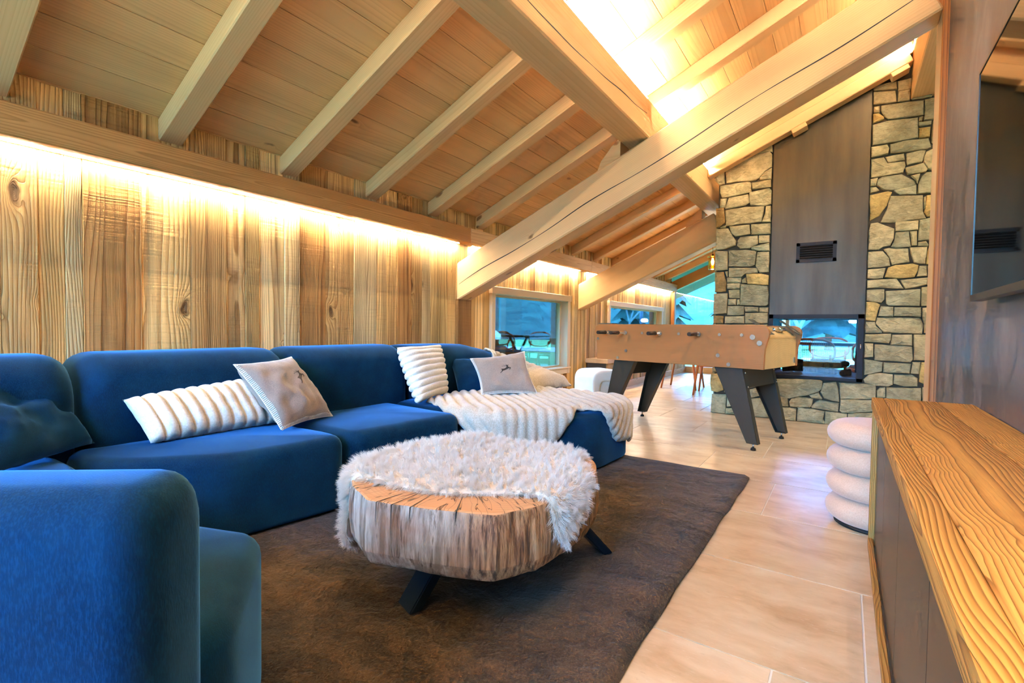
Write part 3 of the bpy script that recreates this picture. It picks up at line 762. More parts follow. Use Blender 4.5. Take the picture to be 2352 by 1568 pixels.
ST = '''A t 505,230 670,135 675,212 640,203 500,240
A t 200,400 270,350 500,243 645,208 670,240 668,358 590,406 540,468 500,492 370,503 210,523
A t 547,466 600,410 668,368 660,483 545,490
A t 60,440 185,403 190,533 140,545 100,500
A t 150,555 420,509 458,520 458,612 235,662 165,670 148,620
A t 465,520 655,487 660,565 470,583
A t 440,620 640,570 665,600 660,730 590,750 450,745
A t 150,680 215,675 195,768 145,768
A t 235,672 430,634 445,715 400,743 200,783 200,765
A t 200,797 400,762 590,753 560,908 205,953
A t 607,755 658,750 655,913 568,913 600,830
A r 105,775 185,768 195,920 140,965 110,970
A t 150,967 205,945 205,974 150,974
A t 240,960 440,942 450,1030 305,1058 260,1030
A t 458,937 655,922 650,1028 458,1038
A t 110,985 230,978 265,1040 303,1100 298,1145 190,1185 108,1193
A t 322,1100 347,1062 520,1047 525,1130 440,1173 345,1178 315,1150
A t 532,1047 645,1040 642,1116 534,1123
A g 460,1162 640,1122 642,1200 540,1203 460,1185
A t 100,1204 220,1207 218,1390 100,1403
A d 230,1197 400,1190 513,1202 495,1345 440,1360 230,1356
A t 522,1215 640,1210 635,1413 542,1418 503,1350
A t 235,1372 520,1374 522,1418 400,1432 360,1463 235,1463
A o 407,1434 560,1430 635,1447 630,1543 422,1530
B r 97,108 180,105 208,210 203,300 95,308
B t 195,102 222,97 220,153 212,150
B t 215,162 355,160 350,213 215,213
B t 367,187 400,163 412,215 372,218
B t 215,222 350,220 345,273 218,273
B t 232,287 345,282 342,368 237,365
B g 355,227 620,242 633,330 628,430 608,446 350,438
B t 85,324 222,320 212,520 85,528
B t 228,377 308,377 305,436 228,436
B t 317,380 345,380 345,436 317,436
B t 222,447 385,447 383,530 330,541 218,538
B t 389,452 530,457 528,503 400,503
B t 539,460 630,460 628,510 539,506
B t 400,517 625,517 626,618 397,620
B r 80,542 180,547 178,623 80,620
B t 195,552 388,547 388,620 195,620
B t 80,632 380,632 380,798 80,798
B t 388,632 620,632 620,818 388,818
B t 75,808 300,808 300,1040 70,1040
B t 308,828 610,828 605,1040 308,1040
B t 70,1052 130,1052 133,1110 65,1112
B o 55,1125 160,1122 182,1180 180,1288 120,1306 60,1295 48,1220
B t 138,1060 340,1060 350,1095 170,1138 145,1115
B t 190,1150 390,1132 398,1268 190,1308
B t 60,1327 212,1332 198,1533 52,1523
B t 217,1337 300,1332 300,1448 214,1453
B t 207,1467 400,1462 400,1552 202,1547
B t 402,1290 520,1264 543,1345 470,1363 407,1356
B t 415,1372 560,1367 630,1562 420,1565
B t 410,1100 600,1087 628,1248 530,1248 402,1278
E g 55,167 400,170 700,187 738,202 733,300 688,338 540,388 420,403 300,430 240,418 100,358
E g 752,227 920,212 945,310 958,473 870,458 762,430 714,342
E t 957,222 1443,247 1438,438 977,438
E t 562,387 690,350 738,430 725,443 600,423
E t 100,372 230,402 283,432 288,538 140,533
E t 302,470 332,434 430,407 618,432 600,520 575,548 400,543 312,538
E t 592,540 652,472 700,452 958,492 943,610 780,583 602,558
E t 977,447 1438,452 1438,600 1150,626 1000,618 967,590
E t 150,542 393,562 383,733 190,733
E t 412,542 600,567 768,602 745,700 768,745 763,768 402,743
E t 777,602 1063,632 1058,733 860,800 767,768
E t 1077,634 1340,622 1500,612 1500,800 900,800 1070,742
E t 1457,330 1500,287 1568,282 1568,420 1457,420
E t 1582,282 1900,297 2043,297 2038,460 2038,598 1577,598
E t 2057,287 2165,277 2165,598 2054,598
E t 1452,442 1568,432 1568,618 1452,618
D t 147,40 165,-30 230,-40 388,20 383,110 348,180 285,188 240,220 142,220
D g 400,57 528,47 546,188 420,201 357,193 390,130
D t 537,47 603,42 603,176 554,181
D t 400,-43 618,-58 613,30 397,43
D g 627,-63 785,-98 780,123 614,133
D t 617,147 690,137 713,170 708,188 614,181
D o 737,142 800,130 795,353 690,356 707,230
D t 287,214 340,202 523,207 533,335 365,363 347,300
D t 534,197 703,192 683,356 577,343 552,270
D t 140,242 280,234 338,300 350,373 200,388 137,393
D o 330,390 400,367 560,352 618,367 608,420 578,478 420,493 297,480
D t 137,407 308,392 278,490 205,496 132,490
D t 627,374 693,372 698,468 602,473
D t 704,372 795,365 785,555 702,548 714,480
D t 132,512 408,494 476,588 380,586 240,578 132,583
D t 444,507 708,482 698,548 600,573 492,590
D t 127,602 293,594 293,690 263,723 127,703
D g 307,612 638,592 628,753 335,748 312,733
D t 647,577 788,562 780,745 642,753
D o 122,714 200,712 253,740 233,800 208,898 117,888
D g 262,757 378,762 376,853 237,848
D g 387,767 643,767 638,858 490,848 382,848
D t 657,772 785,760 772,1010 674,1010 672,920 652,840
D t 227,862 638,864 668,940 653,1016 287,1003 212,920
D t 117,902 203,904 213,940 268,990 273,1008 114,1008
D t 112,1022 358,1017 356,1070 338,1106 107,1093
D t 367,1027 558,1024 556,1128 352,1120
D t 572,1024 770,1022 765,1268 574,1266
D t 107,1107 188,1110 186,1238 104,1241
D t 202,1117 558,1137 566,1260 543,1286 202,1268
D g 102,1257 278,1287 270,1373 102,1408
D g 287,1290 548,1302 533,1393 282,1383
D g 562,1287 638,1287 618,1398 542,1393
D o 647,1287 760,1285 750,1498 680,1498 622,1473 627,1410
D t 97,1450 150,1402 250,1387 373,1402 373,1498 330,1516 200,1508 107,1480
D t 387,1402 560,1407 613,1440 608,1518 480,1518 382,1490
C t 190,67 410,27 413,93 190,113
C t 422,22 555,-10 546,95 427,113
C t 190,127 400,112 413,213 190,248
C t 427,122 543,100 536,203 422,218
C g 552,195 743,152 746,170 562,198
C g 757,155 850,130 850,150 762,160
C g 267,252 560,214 668,207 666,343 440,373 327,386 292,350 262,300
C g 682,202 848,165 846,375 670,393
C t 197,272 248,264 248,323 197,323
C o 187,337 240,327 288,360 293,383 187,423
C g 182,442 330,402 613,367 616,558 480,588 182,633
C t 627,367 658,360 653,398 624,406
C g 622,417 743,400 738,433 622,458
C o 622,472 733,457 723,553 624,563
C t 757,397 848,380 835,605 742,608
C g 347,632 480,594 713,567 736,650 700,666 480,698 354,708
C t 172,652 320,627 340,660 328,713 172,746
C t 303,742 483,707 488,768 332,793
C t 170,764 290,744 325,802 488,782 496,820 473,888 167,938
C t 502,712 650,677 688,682 653,788 507,818
C t 672,740 692,697 835,625 830,850 760,866 712,858 667,790
C t 492,847 663,802 703,860 688,883 512,908
C t 162,957 233,940 213,1013 162,1020
C g 232,960 272,932 460,907 588,970 598,1008 400,1058 290,1053 222,1010
C t 542,922 633,902 607,998 592,970
C g 647,930 692,892 825,870 820,1080 612,1093 617,1000
C t 162,1032 215,1027 248,1060 162,1088
C g 382,1062 600,1004 603,1096 440,1098
C o 157,1107 330,1067 368,1074 343,1130 318,1200 248,1298 157,1346
C t 352,1112 658,1107 658,1260 688,1323 400,1363 257,1363 322,1230
C o 697,1107 820,1090 810,1295 700,1308 672,1270
C t 667,1122 690,1117 685,1220 667,1238'''
def stone_piece(P2, to3, outw, tone, parent, PM, depth=.05):
    """P2 plan outline (a,b); to3(a,b,d) -> world with d metres proud of the wall"""
    P = [Vector(p) for p in P2]
    if abs(area2(P)) < 1e-5: return
    if area2(P) < 0: P.reverse()
    Q = []
    for i in range(len(P)):
        a, b = P[i], P[(i+1) % len(P)]; n_ = max(1, int((b-a).length/.05))
        for j in range(n_):
            q = a.lerp(b, j/n_)
            if j: q += Vector((random.uniform(-1, 1), random.uniform(-1, 1)))*.0025
            Q.append(q)
    c = sum(Q, Vector((0, 0)))/len(Q); dp = random.uniform(-.006, .014); n_ = len(Q)
    rings = [(-0.0005, -.03), (-0.0010, dp+.006), (.0045, dp+.014)]
    V = []; Fc = []
    tx, ty = random.uniform(-.05, .05), random.uniform(-.05, .05)
    for d, h in rings:
        for q in inset(Q, d):
            hh = h+((q.x-c.x)*tx+(q.y-c.y)*ty if h > 0 else 0)
            V.append(to3(q.x, q.y, hh+(random.uniform(-.003, .003) if h > 0 else 0)))
    last = inset(Q, .0045)
    for q in last:
        w = c.lerp(q, .55); V.append(to3(w.x, w.y, dp+.020+(w.x-c.x)*tx+(w.y-c.y)*ty+random.uniform(-.006, .006)))
    V.append(to3(c.x, c.y, dp+.022+random.uniform(-.004, .006)))
    for i in range(3):
        for k in range(n_): Fc.append((i*n_+k, i*n_+(k+1) % n_, (i+1)*n_+(k+1) % n_, (i+1)*n_+k))
    for k in range(n_): Fc.append((3*n_+k, 3*n_+(k+1) % n_, 4*n_))
    o = meshobj('stone', V, Fc, MT['stone'], parent, T(*to3(c.x, c.y, 0)))
    t = random.choice(STC[tone]); k = random.uniform(.88, 1.1); o.color = (t[0]*k, t[1]*k, t[2]*k, 1)
for line in ST.split('\n'):
    pr = line.split(); ox, oy, sc_ = RG[pr[0]]; P2 = []
    for q in pr[2:]:
        a, b = q.split(','); w = on(ox+float(a)/sc_, oy+float(b)/sc_, 'y', CY); P2.append((w.x, max(.004, min(w.z, zraft(w.x)-.004))))
    stone_piece(P2, lambda a, b, d: (a, CY-d+.015, b), None, pr[1], chim, CM)
# plain coursed stones on the flanks that the photograph does not show
def course(to3, a0, a1, z0, z1):
    z = z0
    while z < z1-.05:
        h = min(random.uniform(.10, .19), z1-z); a = a0
        if z1-z-h < .06: h = z1-z
        while a < a1-.02:
            w = min(random.uniform(.12, .34), a1-a)
            if a1-a-w < .07: w = a1-a
            stone_piece([(a+.004, z+.004), (a+w-.004, z+.004), (a+w-.004, z+h-.004), (a+.004, z+h-.004)], to3, None, random.choice('tttg'), chim, CM)
            a += w
        z += h
course(lambda a, b, d: (CL-d+.0, a, b), CY+.05, CB, .004, 2.2)
course(lambda a, b, d: (a, CY-d+.015, b), .665, .745, .30, 3.2)
course(lambda a, b, d: (CR+d, a, b), CY+.05, CB, .004, 3.2)
# steel sheet with the air grille
ps = [(FX0, FZ1), (FX1+.004, FZ1), (FX1+.004, zraft(FX1)-.01), (FX0, zraft(FX0)-.01)]
V = [(a, yy_, b) for yy_ in (CY-.012, CY+.03) for a, b in ps]
sheet = meshobj('steel_sheet', V, [(0, 1, 2, 3), (4, 5, 6, 7), (0, 1, 5, 4), (1, 2, 6, 5), (2, 3, 7, 6), (3, 0, 4, 7)], MT['steel'], chim, T(FX0, CY, FZ1))
gx0, gx1, gz0, gz1 = -.424, -.092, 1.565, 1.757
gr = empty('air_grille', (gx0, CY-.015, gz0)); gr.parent = chim; gr.matrix_basis = CM.inverted() @ WM[gr.name]
bm = bmesh.new()
for lo, hi in (((gx0, gz0), (gx1, gz0+.03)), ((gx0, gz1-.03), (gx1, gz1)), ((gx0, gz0), (gx0+.03, gz1)), ((gx1-.03, gz0), (gx1, gz1))):
    bm_box(bm, Matrix.Translation(((lo[0]+hi[0])/2-gx0, 0, (lo[1]+hi[1])/2-gz0)), (hi[0]-lo[0], .012, hi[1]-lo[1]))
bmobj('grille_frame', bm, MT['black'], gr, T(gx0, CY-.018, gz0))
abox('grille_back', (gx0+.03, CY-.0135, gz0+.03), (gx1-.03, CY-.0125, gz1-.03), MT['black_matte'], gr)
for i in range(6):
    z = gz0+.042+i*.0215
    box('slat', T((gx0+gx1)/2, CY-.02, z) @ RX(.6), (gx1-gx0-.06, .003, .015), MT['black'], gr)
# fireplace insert: frames, panes, hearth and logs
fp = empty('fireplace', ((FX0+FX1)/2, CY, FZ0)); fp.parent = chim; fp.matrix_basis = CM.inverted() @ WM[fp.name]
for yy_ in (CY-.01, CB-.03):
    bm = bmesh.new(); O = Vector((FX0, yy_, FZ0)); w_ = FX1-FX0; h_ = FZ1-FZ0
    for a0, a1, b0, b1 in ((0, w_, 0, .028), (0, w_, h_-.04, h_), (0, .035, 0, h_), (w_-.045, w_, 0, h_)):
        bm_box(bm, Matrix.Translation(((a0+a1)/2, .02, (b0+b1)/2)), (a1-a0, .045, b1-b0))
    bmobj('insert_frame', bm, MT['black'], fp, T(*O))
    abox('pane', (FX0+.03, yy_+.018, FZ0+.02), (FX1-.04, yy_+.022, FZ1-.03), MT['fireglass'], fp)
bm = bmesh.new()
for lo, hi in (((FX0, CY+.02, FZ0-.005), (FX1, CB-.02, FZ0+.03)), ((FX0, CY+.02, FZ1-.03), (FX1, CB-.02, FZ1+.005)), ((FX0-.002, CY+.04, FZ0), (FX0+.012, CB-.02, FZ1)), ((FX1-.012, CY+.04, FZ0), (FX1+.002, CB-.02, FZ1))):
    lo = Vector(lo); hi = Vector(hi); bm_box(bm, Matrix.Translation((lo+hi)/2-Vector((FX0, CY, FZ0))), hi-lo)
bmobj('firebox', bm, MT['black_matte'], fp, T(FX0, CY, FZ0))
MT['log'] = logwood('fire_log', '6a4a2e', '2e2018')
for i, (xa, ya, xb_, yb, zz, rr_) in enumerate([(-.55, 5.95, -.12, 6.02, .50, .035), (-.35, 5.88, .05, 5.98, .495, .032), (-.42, 6.05, -.02, 5.92, .555, .034), (-.58, 5.86, -.33, 6.08, .545, .03), (-.16, 5.86, .02, 6.1, .56, .028)]):
    pts = [Vector((xa+(xb_-xa)*t, ya+(yb-ya)*t, zz+.012*math.sin(5*t+i))) for t in (0, .2, .4, .6, .8, 1)]
    tube('log', pts, [rr_*random.uniform(.85, 1.1) for _ in pts], MT['log'], fp, 9)
cyl('handle', (FX1-.02, CY-.02, .74), (FX1-.02, CY-.02, .78), .004, MT['chrome'], fp)

# ================================================================== SOFA
SEAT = .375
sofa = empty('sectional_sofa', (-2.3, 1.5, 0), 0, 'large dark blue velvet sectional sofa with rounded back cushions and a chaise', 'sofa')
SM = WM[sofa.name]
MV = MT['velvet']
def spart(nm, *a, **k): return nm
seatpolys = [
    [(-2.62, .60), (-2.36, .62), (-2.02, .93), (-1.945, 1.495), (-2.62, 1.495)],
    [(-2.62, 1.505), (-1.95, 1.505), (-1.91, 2.05), (-1.885, 2.27), (-2.62, 2.31)],
    [(-2.62, 2.325), (-1.875, 2.285), (-1.66, 2.29), (-1.235, 2.77), (-1.215, 3.22), (-1.35, 3.42), (-2.2, 3.5), (-2.62, 3.4)],
    [(-2.62, .59), (-2.34, .60), (-1.74, .50), (-1.47, -.10), (-1.9, -.55), (-2.62, -.55)],
    [(-.82, .385), (-1.14, .622), (-1.24, .68), (-1.40, .62), (-1.72, .45), (-1.5, -.05), (-1.05, .17)],
]
for i, P in enumerate(seatpolys):
    rprism('seat', P, .03 if i != 4 else .0, SEAT+(.004 if i == 1 else 0), [.10]*len(P) if i != 4 else [.14, .10, .10, .12, .12, .12, .14], .055, MV, sofa, crown=.014, M=SM, reb=.02, wob=.006)
    if i == 4: continue
    c = sum((Vector(p) for p in P), Vector((0, 0)))/len(P)
    Q = [tuple(c.lerp(Vector(p), .86)) for p in P]
    rprism('base', Q, 0.0, .05, .05, .004, MT['black_matte'], sofa, M=SM, reb=.002)
def backprof(w, z0, z1, rt_):
    """closed profile: (across, z); across 0 is the outer face, w the seat side"""
    out = [(0, z0), (w, z0)]
    for k in range(7):
        a = math.pi/2*k/6; out.append((w-rt_+rt_*math.cos(a), z1-rt_+rt_*math.sin(a)))
    for k in range(7):
        a = math.pi/2*(1-k/6); out.append((rt_*1.0-rt_*math.cos(a), z1-rt_+rt_*math.sin(a)))
    return out
bp = backprof(.46, .05, .765, .17)
# path runs so that the left-hand normal points to the seat (towards +X): walk along -Y
def back(path, prof, rend=.10, tops=None, nm='backrest'): return sweep(nm, path, prof, rend, MV, sofa, M=SM, tops=tops)
back([(-3.0, .655), (-3.0, -.6)], bp)
back([(-3.0, 1.575), (-3.0, .66)], bp)
back([(-3.0, 2.475), (-3.0, 1.58)], bp)
cp = smooth_path([(-2.02, 3.84), (-2.35, 3.90), (-2.75, 3.76), (-2.97, 3.42), (-3.0, 3.0), (-3.0, 2.48)], 8)
back([tuple(p) for p in cp], bp, .10, tops=[.60, .70, .82, .92, .98, .99, .985])
# near end module: its back turned to the camera
np_ = backprof(.15, .04, .705, .05)
pp = smooth_path([(-.647, .219), (-.693, .183), (-.87, .043), (-1.2, -.2), (-1.6, -.46), (-2.1, -.75)], 8)
back([tuple(p) for p in reversed(pp)], [(a, z) for a, z in np_], .05)

# ================================================================== CUSHIONS
def cushion(name, BL, BR, TR, TL, thick, mat, label, cat='cushion', group=None, pinch=.07, n=26, ribs=0, ribdir='u', ribamp=.0, fold=.004, parent=None, flat=None):
    BL, BR, TR, TL = [Vector(p) for p in (BL, BR, TR, TL)]
    c = (BL+BR+TR+TL)/4; ux = ((BR-BL)+(TR-TL)).normalized(); vy = ((TL-BL)+(TR-BR)); nz = ux.cross(vy).normalized()
    if nz.dot(CAMP-c) < 0: nz = -nz
    sd = random.uniform(0, 50)
    def surf(u, v, side):
        pu = u*(1-pinch*(1-v*v)*abs(u)**2); pv = v*(1-pinch*(1-u*u)*abs(v)**2)
        a, b = (pu+1)/2, (pv+1)/2
        p = BL*(1-a)*(1-b)+BR*a*(1-b)+TR*a*b+TL*(1-a)*b
        t = max(0, 1-u**4)**.55*max(0, 1-v**4)**.55
        t *= .78+.22*(1-u*u)*(1-v*v)
        h = thick*t
        if ribs:
            w = (u if ribdir == 'u' else v)*.5+.5
            ph = (w*ribs) % 1.0
            h = h*(1-ribamp*.45)+ribamp*thick*(math.sqrt(max(0, 1-(2*ph-1)**2))-.4)*(max(.0, t)**.35)
        h += fold*noise.noise(Vector((u*2.6+sd, v*2.6, side)))*(t**.5)*2+fold*.7*noise.noise(Vector((u*6+sd, v*6, side)))*t
        return p+nz*h*side
    V = []; Fc = []
    nu, nv = (n, n) if not ribs else ((ribs*8, n) if ribdir == 'u' else (n, ribs*8))
    idx = {}
    for side in (1, -1):
        for i in range(nu+1):
            for j in range(nv+1):
                e = i in (0, nu) or j in (0, nv)
                key = (0 if e else side, i, j)
                if key in idx: continue
                idx[key] = len(V); V.append(surf(2*i/nu-1, 2*j/nv-1, side))
        g = lambda i, j: idx[(0 if (i in (0, nu) or j in (0, nv)) else side, i, j)]
        for i in range(nu):
            for j in range(nv):
                f = (g(i, j), g(i+1, j), g(i+1, j+1), g(i, j+1)); Fc.append(f)
    M = frame(c, ux, nz)
    o = meshobj(name, V, Fc, mat, parent, M, True)
    if label: tag(o, label, cat, group)
    return o, surf, M
def px3(x, y, ax, v): return on(x, y, ax, v)

# dark blue cushion at the left end of the sofa
cushion('sofa_cushion', (-2.27, .36, .40), (-2.545, .70, .40), (-2.80, .55, .70), (-2.50, .12, .66), .075, MV, 'dark blue velvet cushion leaning at the corner of the sofa by the plank wall', pinch=.05, fold=.012)
# long ribbed faux-fur cushion
def fur(o, n, length, child, rnd=.35, rad=.0012, vg=None, clump=.1):
    mod = o.modifiers.new('fur', 'PARTICLE_SYSTEM'); ps = mod.particle_system; st = ps.settings
    st.type = 'HAIR'; st.count = n; st.hair_length = length; st.hair_step = 4; st.emit_from = 'FACE'; st.use_modifier_stack = True
    st.normal_factor = .006; st.factor_random = .0034; st.object_align_factor = (.0005, -.0012, -.0006)
    st.child_type = 'INTERPOLATED'; st.rendered_child_count = child; st.child_percent = 2
    st.roughness_1 = .004; st.roughness_1_size = .5; st.roughness_2 = .004; st.roughness_2_size = .5; st.roughness_endpoint = .006
    st.clump_factor = clump; st.clump_shape = .2
    st.root_radius = 1.0; st.tip_radius = .15; st.radius_scale = rad; st.use_close_tip = True
    st.render_type = 'PATH'; st.render_step = 3; st.display_step = 2; st.effector_weights.gravity = 0
    st.material = 1; return ps
bl_, br_ = Vector((-2.39, .84, .395)), Vector((-2.40, 1.40, .395))
tl_ = on(281, 918, 'x', -2.53); tr_ = on(575, 868, 'x', -2.545)
bolster, _, _ = cushion('faux_fur_cushion', bl_, br_, tr_, tl_, .085, MT['fur_rib'], 'long cream faux-fur cushion with upright ribs lying on the sofa seat', ribs=10, ribdir='u', ribamp=.42, pinch=.03, n=24)
# cream ribbed faux-fur cushion propped at the sofa corner
fc2, _, _ = cushion('faux_fur_cushion', (-2.26, 2.26, .40), (-2.40, 2.70, .41), (-2.61, 2.84, .755), (-2.545, 2.34, .75), .085, MT['fur_rib'], 'cream faux-fur cushion with level ribs propped against the sofa back', ribs=9, ribdir='v', ribamp=.42, pinch=.05, n=24)
# plain blue cushion behind the second grey one
cushion('sofa_cushion', (-2.38, 2.80, .40), (-2.10, 3.06, .40), (-2.34, 3.20, .63), (-2.60, 2.95, .64), .06, MV, 'plain blue velvet cushion behind the grey deer cushion on the chaise', pinch=.03, fold=.006)

DEER = [(1125, 640), (1095, 665), (1078, 690), (1085, 720), (1115, 750), (1160, 765), (1165, 782), (1135, 835), (1102, 854), (1090, 842), (1120, 812), (1132, 786), (1080, 796), (1000, 825), (930, 845), (885, 862), (855, 892), (800, 952), (760, 982), (745, 970), (800, 915), (830, 865), (831, 830), (812, 785), (828, 792), (850, 777), (920, 769), (985, 746), (1020, 720), (1032, 680), (1022, 645), (1035, 600), (1050, 612), (1056, 632), (1092, 632)]
ANT = [[(1030, 648), (1000, 655), (940, 640), (862, 652)], [(958, 643), (938, 612)], [(905, 645), (872, 628)], [(1000, 655), (968, 600), (945, 592)], [(1042, 612), (1046, 584)], [(1020, 640), (1008, 600)]]
def deer(surf, parent, cu, cv, size, M, flip=1, rot=0):
    """flat printed deer laid onto the cushion face; surf takes u, v in -1..1"""
    def mp(x, y):
        a = (x-960)/420*size*flip; b = -(y-790)/420*size
        a, b = a*math.cos(rot)-b*math.sin(rot), a*math.sin(rot)+b*math.cos(rot); return (cu+a, cv+b)
    bm = bmesh.new()
    vs = [bm.verts.new((*mp(*p), 0)) for p in DEER]; bm.faces.new(vs)
    for L in ANT:
        for (xa, ya), (xb, yb) in zip(L, L[1:]):
            d = Vector((xb-xa, yb-ya)).normalized(); nx, ny = -d.y*5, d.x*5
            bm.faces.new([bm.verts.new((*mp(*q), 0)) for q in ((xa+nx, ya+ny), (xb+nx*.5, yb+ny*.5), (xb-nx*.5, yb-ny*.5), (xa-nx, ya-ny))])
    bmesh.ops.triangulate(bm, faces=bm.faces[:]); bmesh.ops.subdivide_edges(bm, edges=bm.edges[:], cuts=2)
    bmesh.ops.triangulate(bm, faces=bm.faces[:])
    nz = Vector((M[0][2], M[1][2], M[2][2])); Mi = M.inverted()
    if nz.dot(CAMP-M.translation) < 0: nz = -nz
    for v in bm.verts: v.co = Mi @ (surf(v.co.x, v.co.y, 1)+nz*.0025)
    bmobj('deer_print', bm, MT['print'], parent, M)
def stitches(surf, parent, M, mat, n=44):
    bm = bmesh.new(); Mi = M.inverted()
    for e in range(4):
        for k in range(n):
            t = -1+2*(k+.5)/n
            f = lambda s_, q: surf(*{0: (s_, -q), 1: (q, s_), 2: (s_, q), 3: (-q, s_)}[e], 1)
            a = f(t, 1.0); b = f(t, .945); c = f(min(1, t+2/n), 1.0)
            bm_cyl(bm, Mi @ a, Mi @ b, .0022, seg=4); bm_cyl(bm, Mi @ a, Mi @ c, .0022, seg=4)
    o = bmobj('blanket_stitching', bm, mat, parent, M); o['kind'] = 'stuff'
g1, s1, m1 = cushion('deer_cushion', (-2.225, 1.318, .39), (-2.36, 1.70, .39), (-2.60, 1.60, .715), (-2.47, 1.215, .70), .07, MT['grey_felt'], 'grey felt cushion with a leaping deer, tilted against the long ribbed cushion', pinch=.08, fold=.011)
deer(s1, g1, .34, .18, .42, m1, rot=.25); stitches(s1, g1, m1, MT['thread'])
g2, s2, m2 = cushion('deer_cushion', (-2.12, 2.745, .415), (-1.83, 3.04, .415), (-2.03, 3.16, .715), (-2.32, 2.86, .66), .06, MT['grey_felt'], 'grey felt cushion with a leaping deer, standing on the white throw', pinch=.10, fold=.010)
deer(s2, g2, .03, .05, .42, m2); stitches(s2, g2, m2, MT['thread'])

# ================================================================== THROW on the chaise
def polydist(P, q):
    """signed distance (positive outside), nearest point and outward normal"""
    best = 1e9; bp_ = bn = None; ins = False; n = len(P)
    for i in range(n):
        a, b = P[i-1], P[i]; ab = b-a; t = max(0, min(1, (q-a).dot(ab)/ab.length_squared)); c = a+ab*t; d = (q-c).length
        if d < best: best = d; bp_ = c; bn = Vector((ab.y, -ab.x)).normalized()
        if (a.y > q.y) != (b.y > q.y) and q.x < (b.x-a.x)*(q.y-a.y)/(b.y-a.y)+a.x: ins = not ins
    if (q-bp_).length > 1e-6:
        nn = (q-bp_).normalized(); bn = -nn if ins else nn
    return (-best if ins else best), bp_, bn
def drape(name, outline, support, ztop, lift, mat, parent, M, step=.012, rad=.03, ribf=None, sub=None, thick=.012, smooth_r=.05, extra=None):
    O = [Vector(p) for p in outline]; S = [Vector(p) for p in support]
    if area2(S) < 0: S.reverse()
    if area2(O) < 0: O.reverse()
    O = resample(fillet(O, smooth_r, 6), .03); S = fillet(S, .06, 6)
    x0 = min(p.x for p in O); x1 = max(p.x for p in O); y0 = min(p.y for p in O); y1 = max(p.y for p in O)
    nx = int((x1-x0)/step)+2; ny = int((y1-y0)/step)+2
    idx = {}; V = []; Fc = []; info = []
    for i in range(nx):
        for j in range(ny):
            q = Vector((x0+i*step, y0+j*step)); d, c, n_ = polydist(O, q)
            if d > step*.75: continue
            if d > 0: q = c
            idx[(i, j)] = len(V)
            edge = min(1.0, max(0., -d)/.03)
            sd, sc_, sn = polydist(S, q)
            h = lift*(.25+.75*math.sqrt(max(0, edge)))
            if ribf: h += ribf(q)*(.35+.65*edge)
            if extra: h += extra(q)
            if sd < -rad: p = Vector((q.x, q.y, ztop+h))
            else:
                t = sd+rad; arc = rad*math.pi/2
                if t < arc:
                    a = t/rad; p = Vector((sc_.x+sn.x*(-rad+(rad+h)*math.sin(a)), sc_.y+sn.y*(-rad+(rad+h)*math.sin(a)), ztop-rad+(rad+h)*math.cos(a)))
                else: p = Vector((sc_.x+sn.x*h, sc_.y+sn.y*h, ztop-rad-(t-arc)))
            V.append(p)
    for i in range(nx-1):
        for j in range(ny-1):
            ks = [(i, j), (i+1, j), (i+1, j+1), (i, j+1)]; have = [idx[k] for k in ks if k in idx]
            if len(have) >= 3: Fc.append(tuple(have))
    o = meshobj(name, V, Fc, mat, parent, M, True)
    if thick:
        md = o.modifiers.new('thick', 'SOLIDIFY'); md.thickness = thick; md.offset = -1
    return o
dirn = Vector((.66, .75)).normalized()
def ribs(q):
    w = q+Vector((noise.noise(Vector((q.x*2, q.y*2, 3.1))), noise.noise(Vector((q.x*2, q.y*2, 9.7)))))*.035
    ph = (w.dot(dirn)/.066) % 1.0
    return .030*(math.sqrt(max(0, 1-(2*ph-1)**2))-.3)
throw = empty('throw_blanket', (-1.9, 2.9, SEAT), 0, 'cream ribbed faux-fur throw spread over the blue chaise', 'blanket')
chz = seatpolys[2]
drape('throw_spread', [(-2.36, 2.42), (-2.0, 2.26), (-1.62, 2.06), (-1.42, 2.22), (-1.30, 2.46), (-1.36, 2.74), (-1.18, 2.86), (-1.02, 2.98), (-.98, 3.30), (-1.20, 3.50), (-1.6, 3.60), (-2.2, 3.55), (-2.5, 3.2)],
      chz, SEAT+.006, .022, MT['throw'], throw, WM[throw.name], ribf=ribs, extra=lambda q: .012*noise.noise(Vector((q.x*4, q.y*4, 0))))
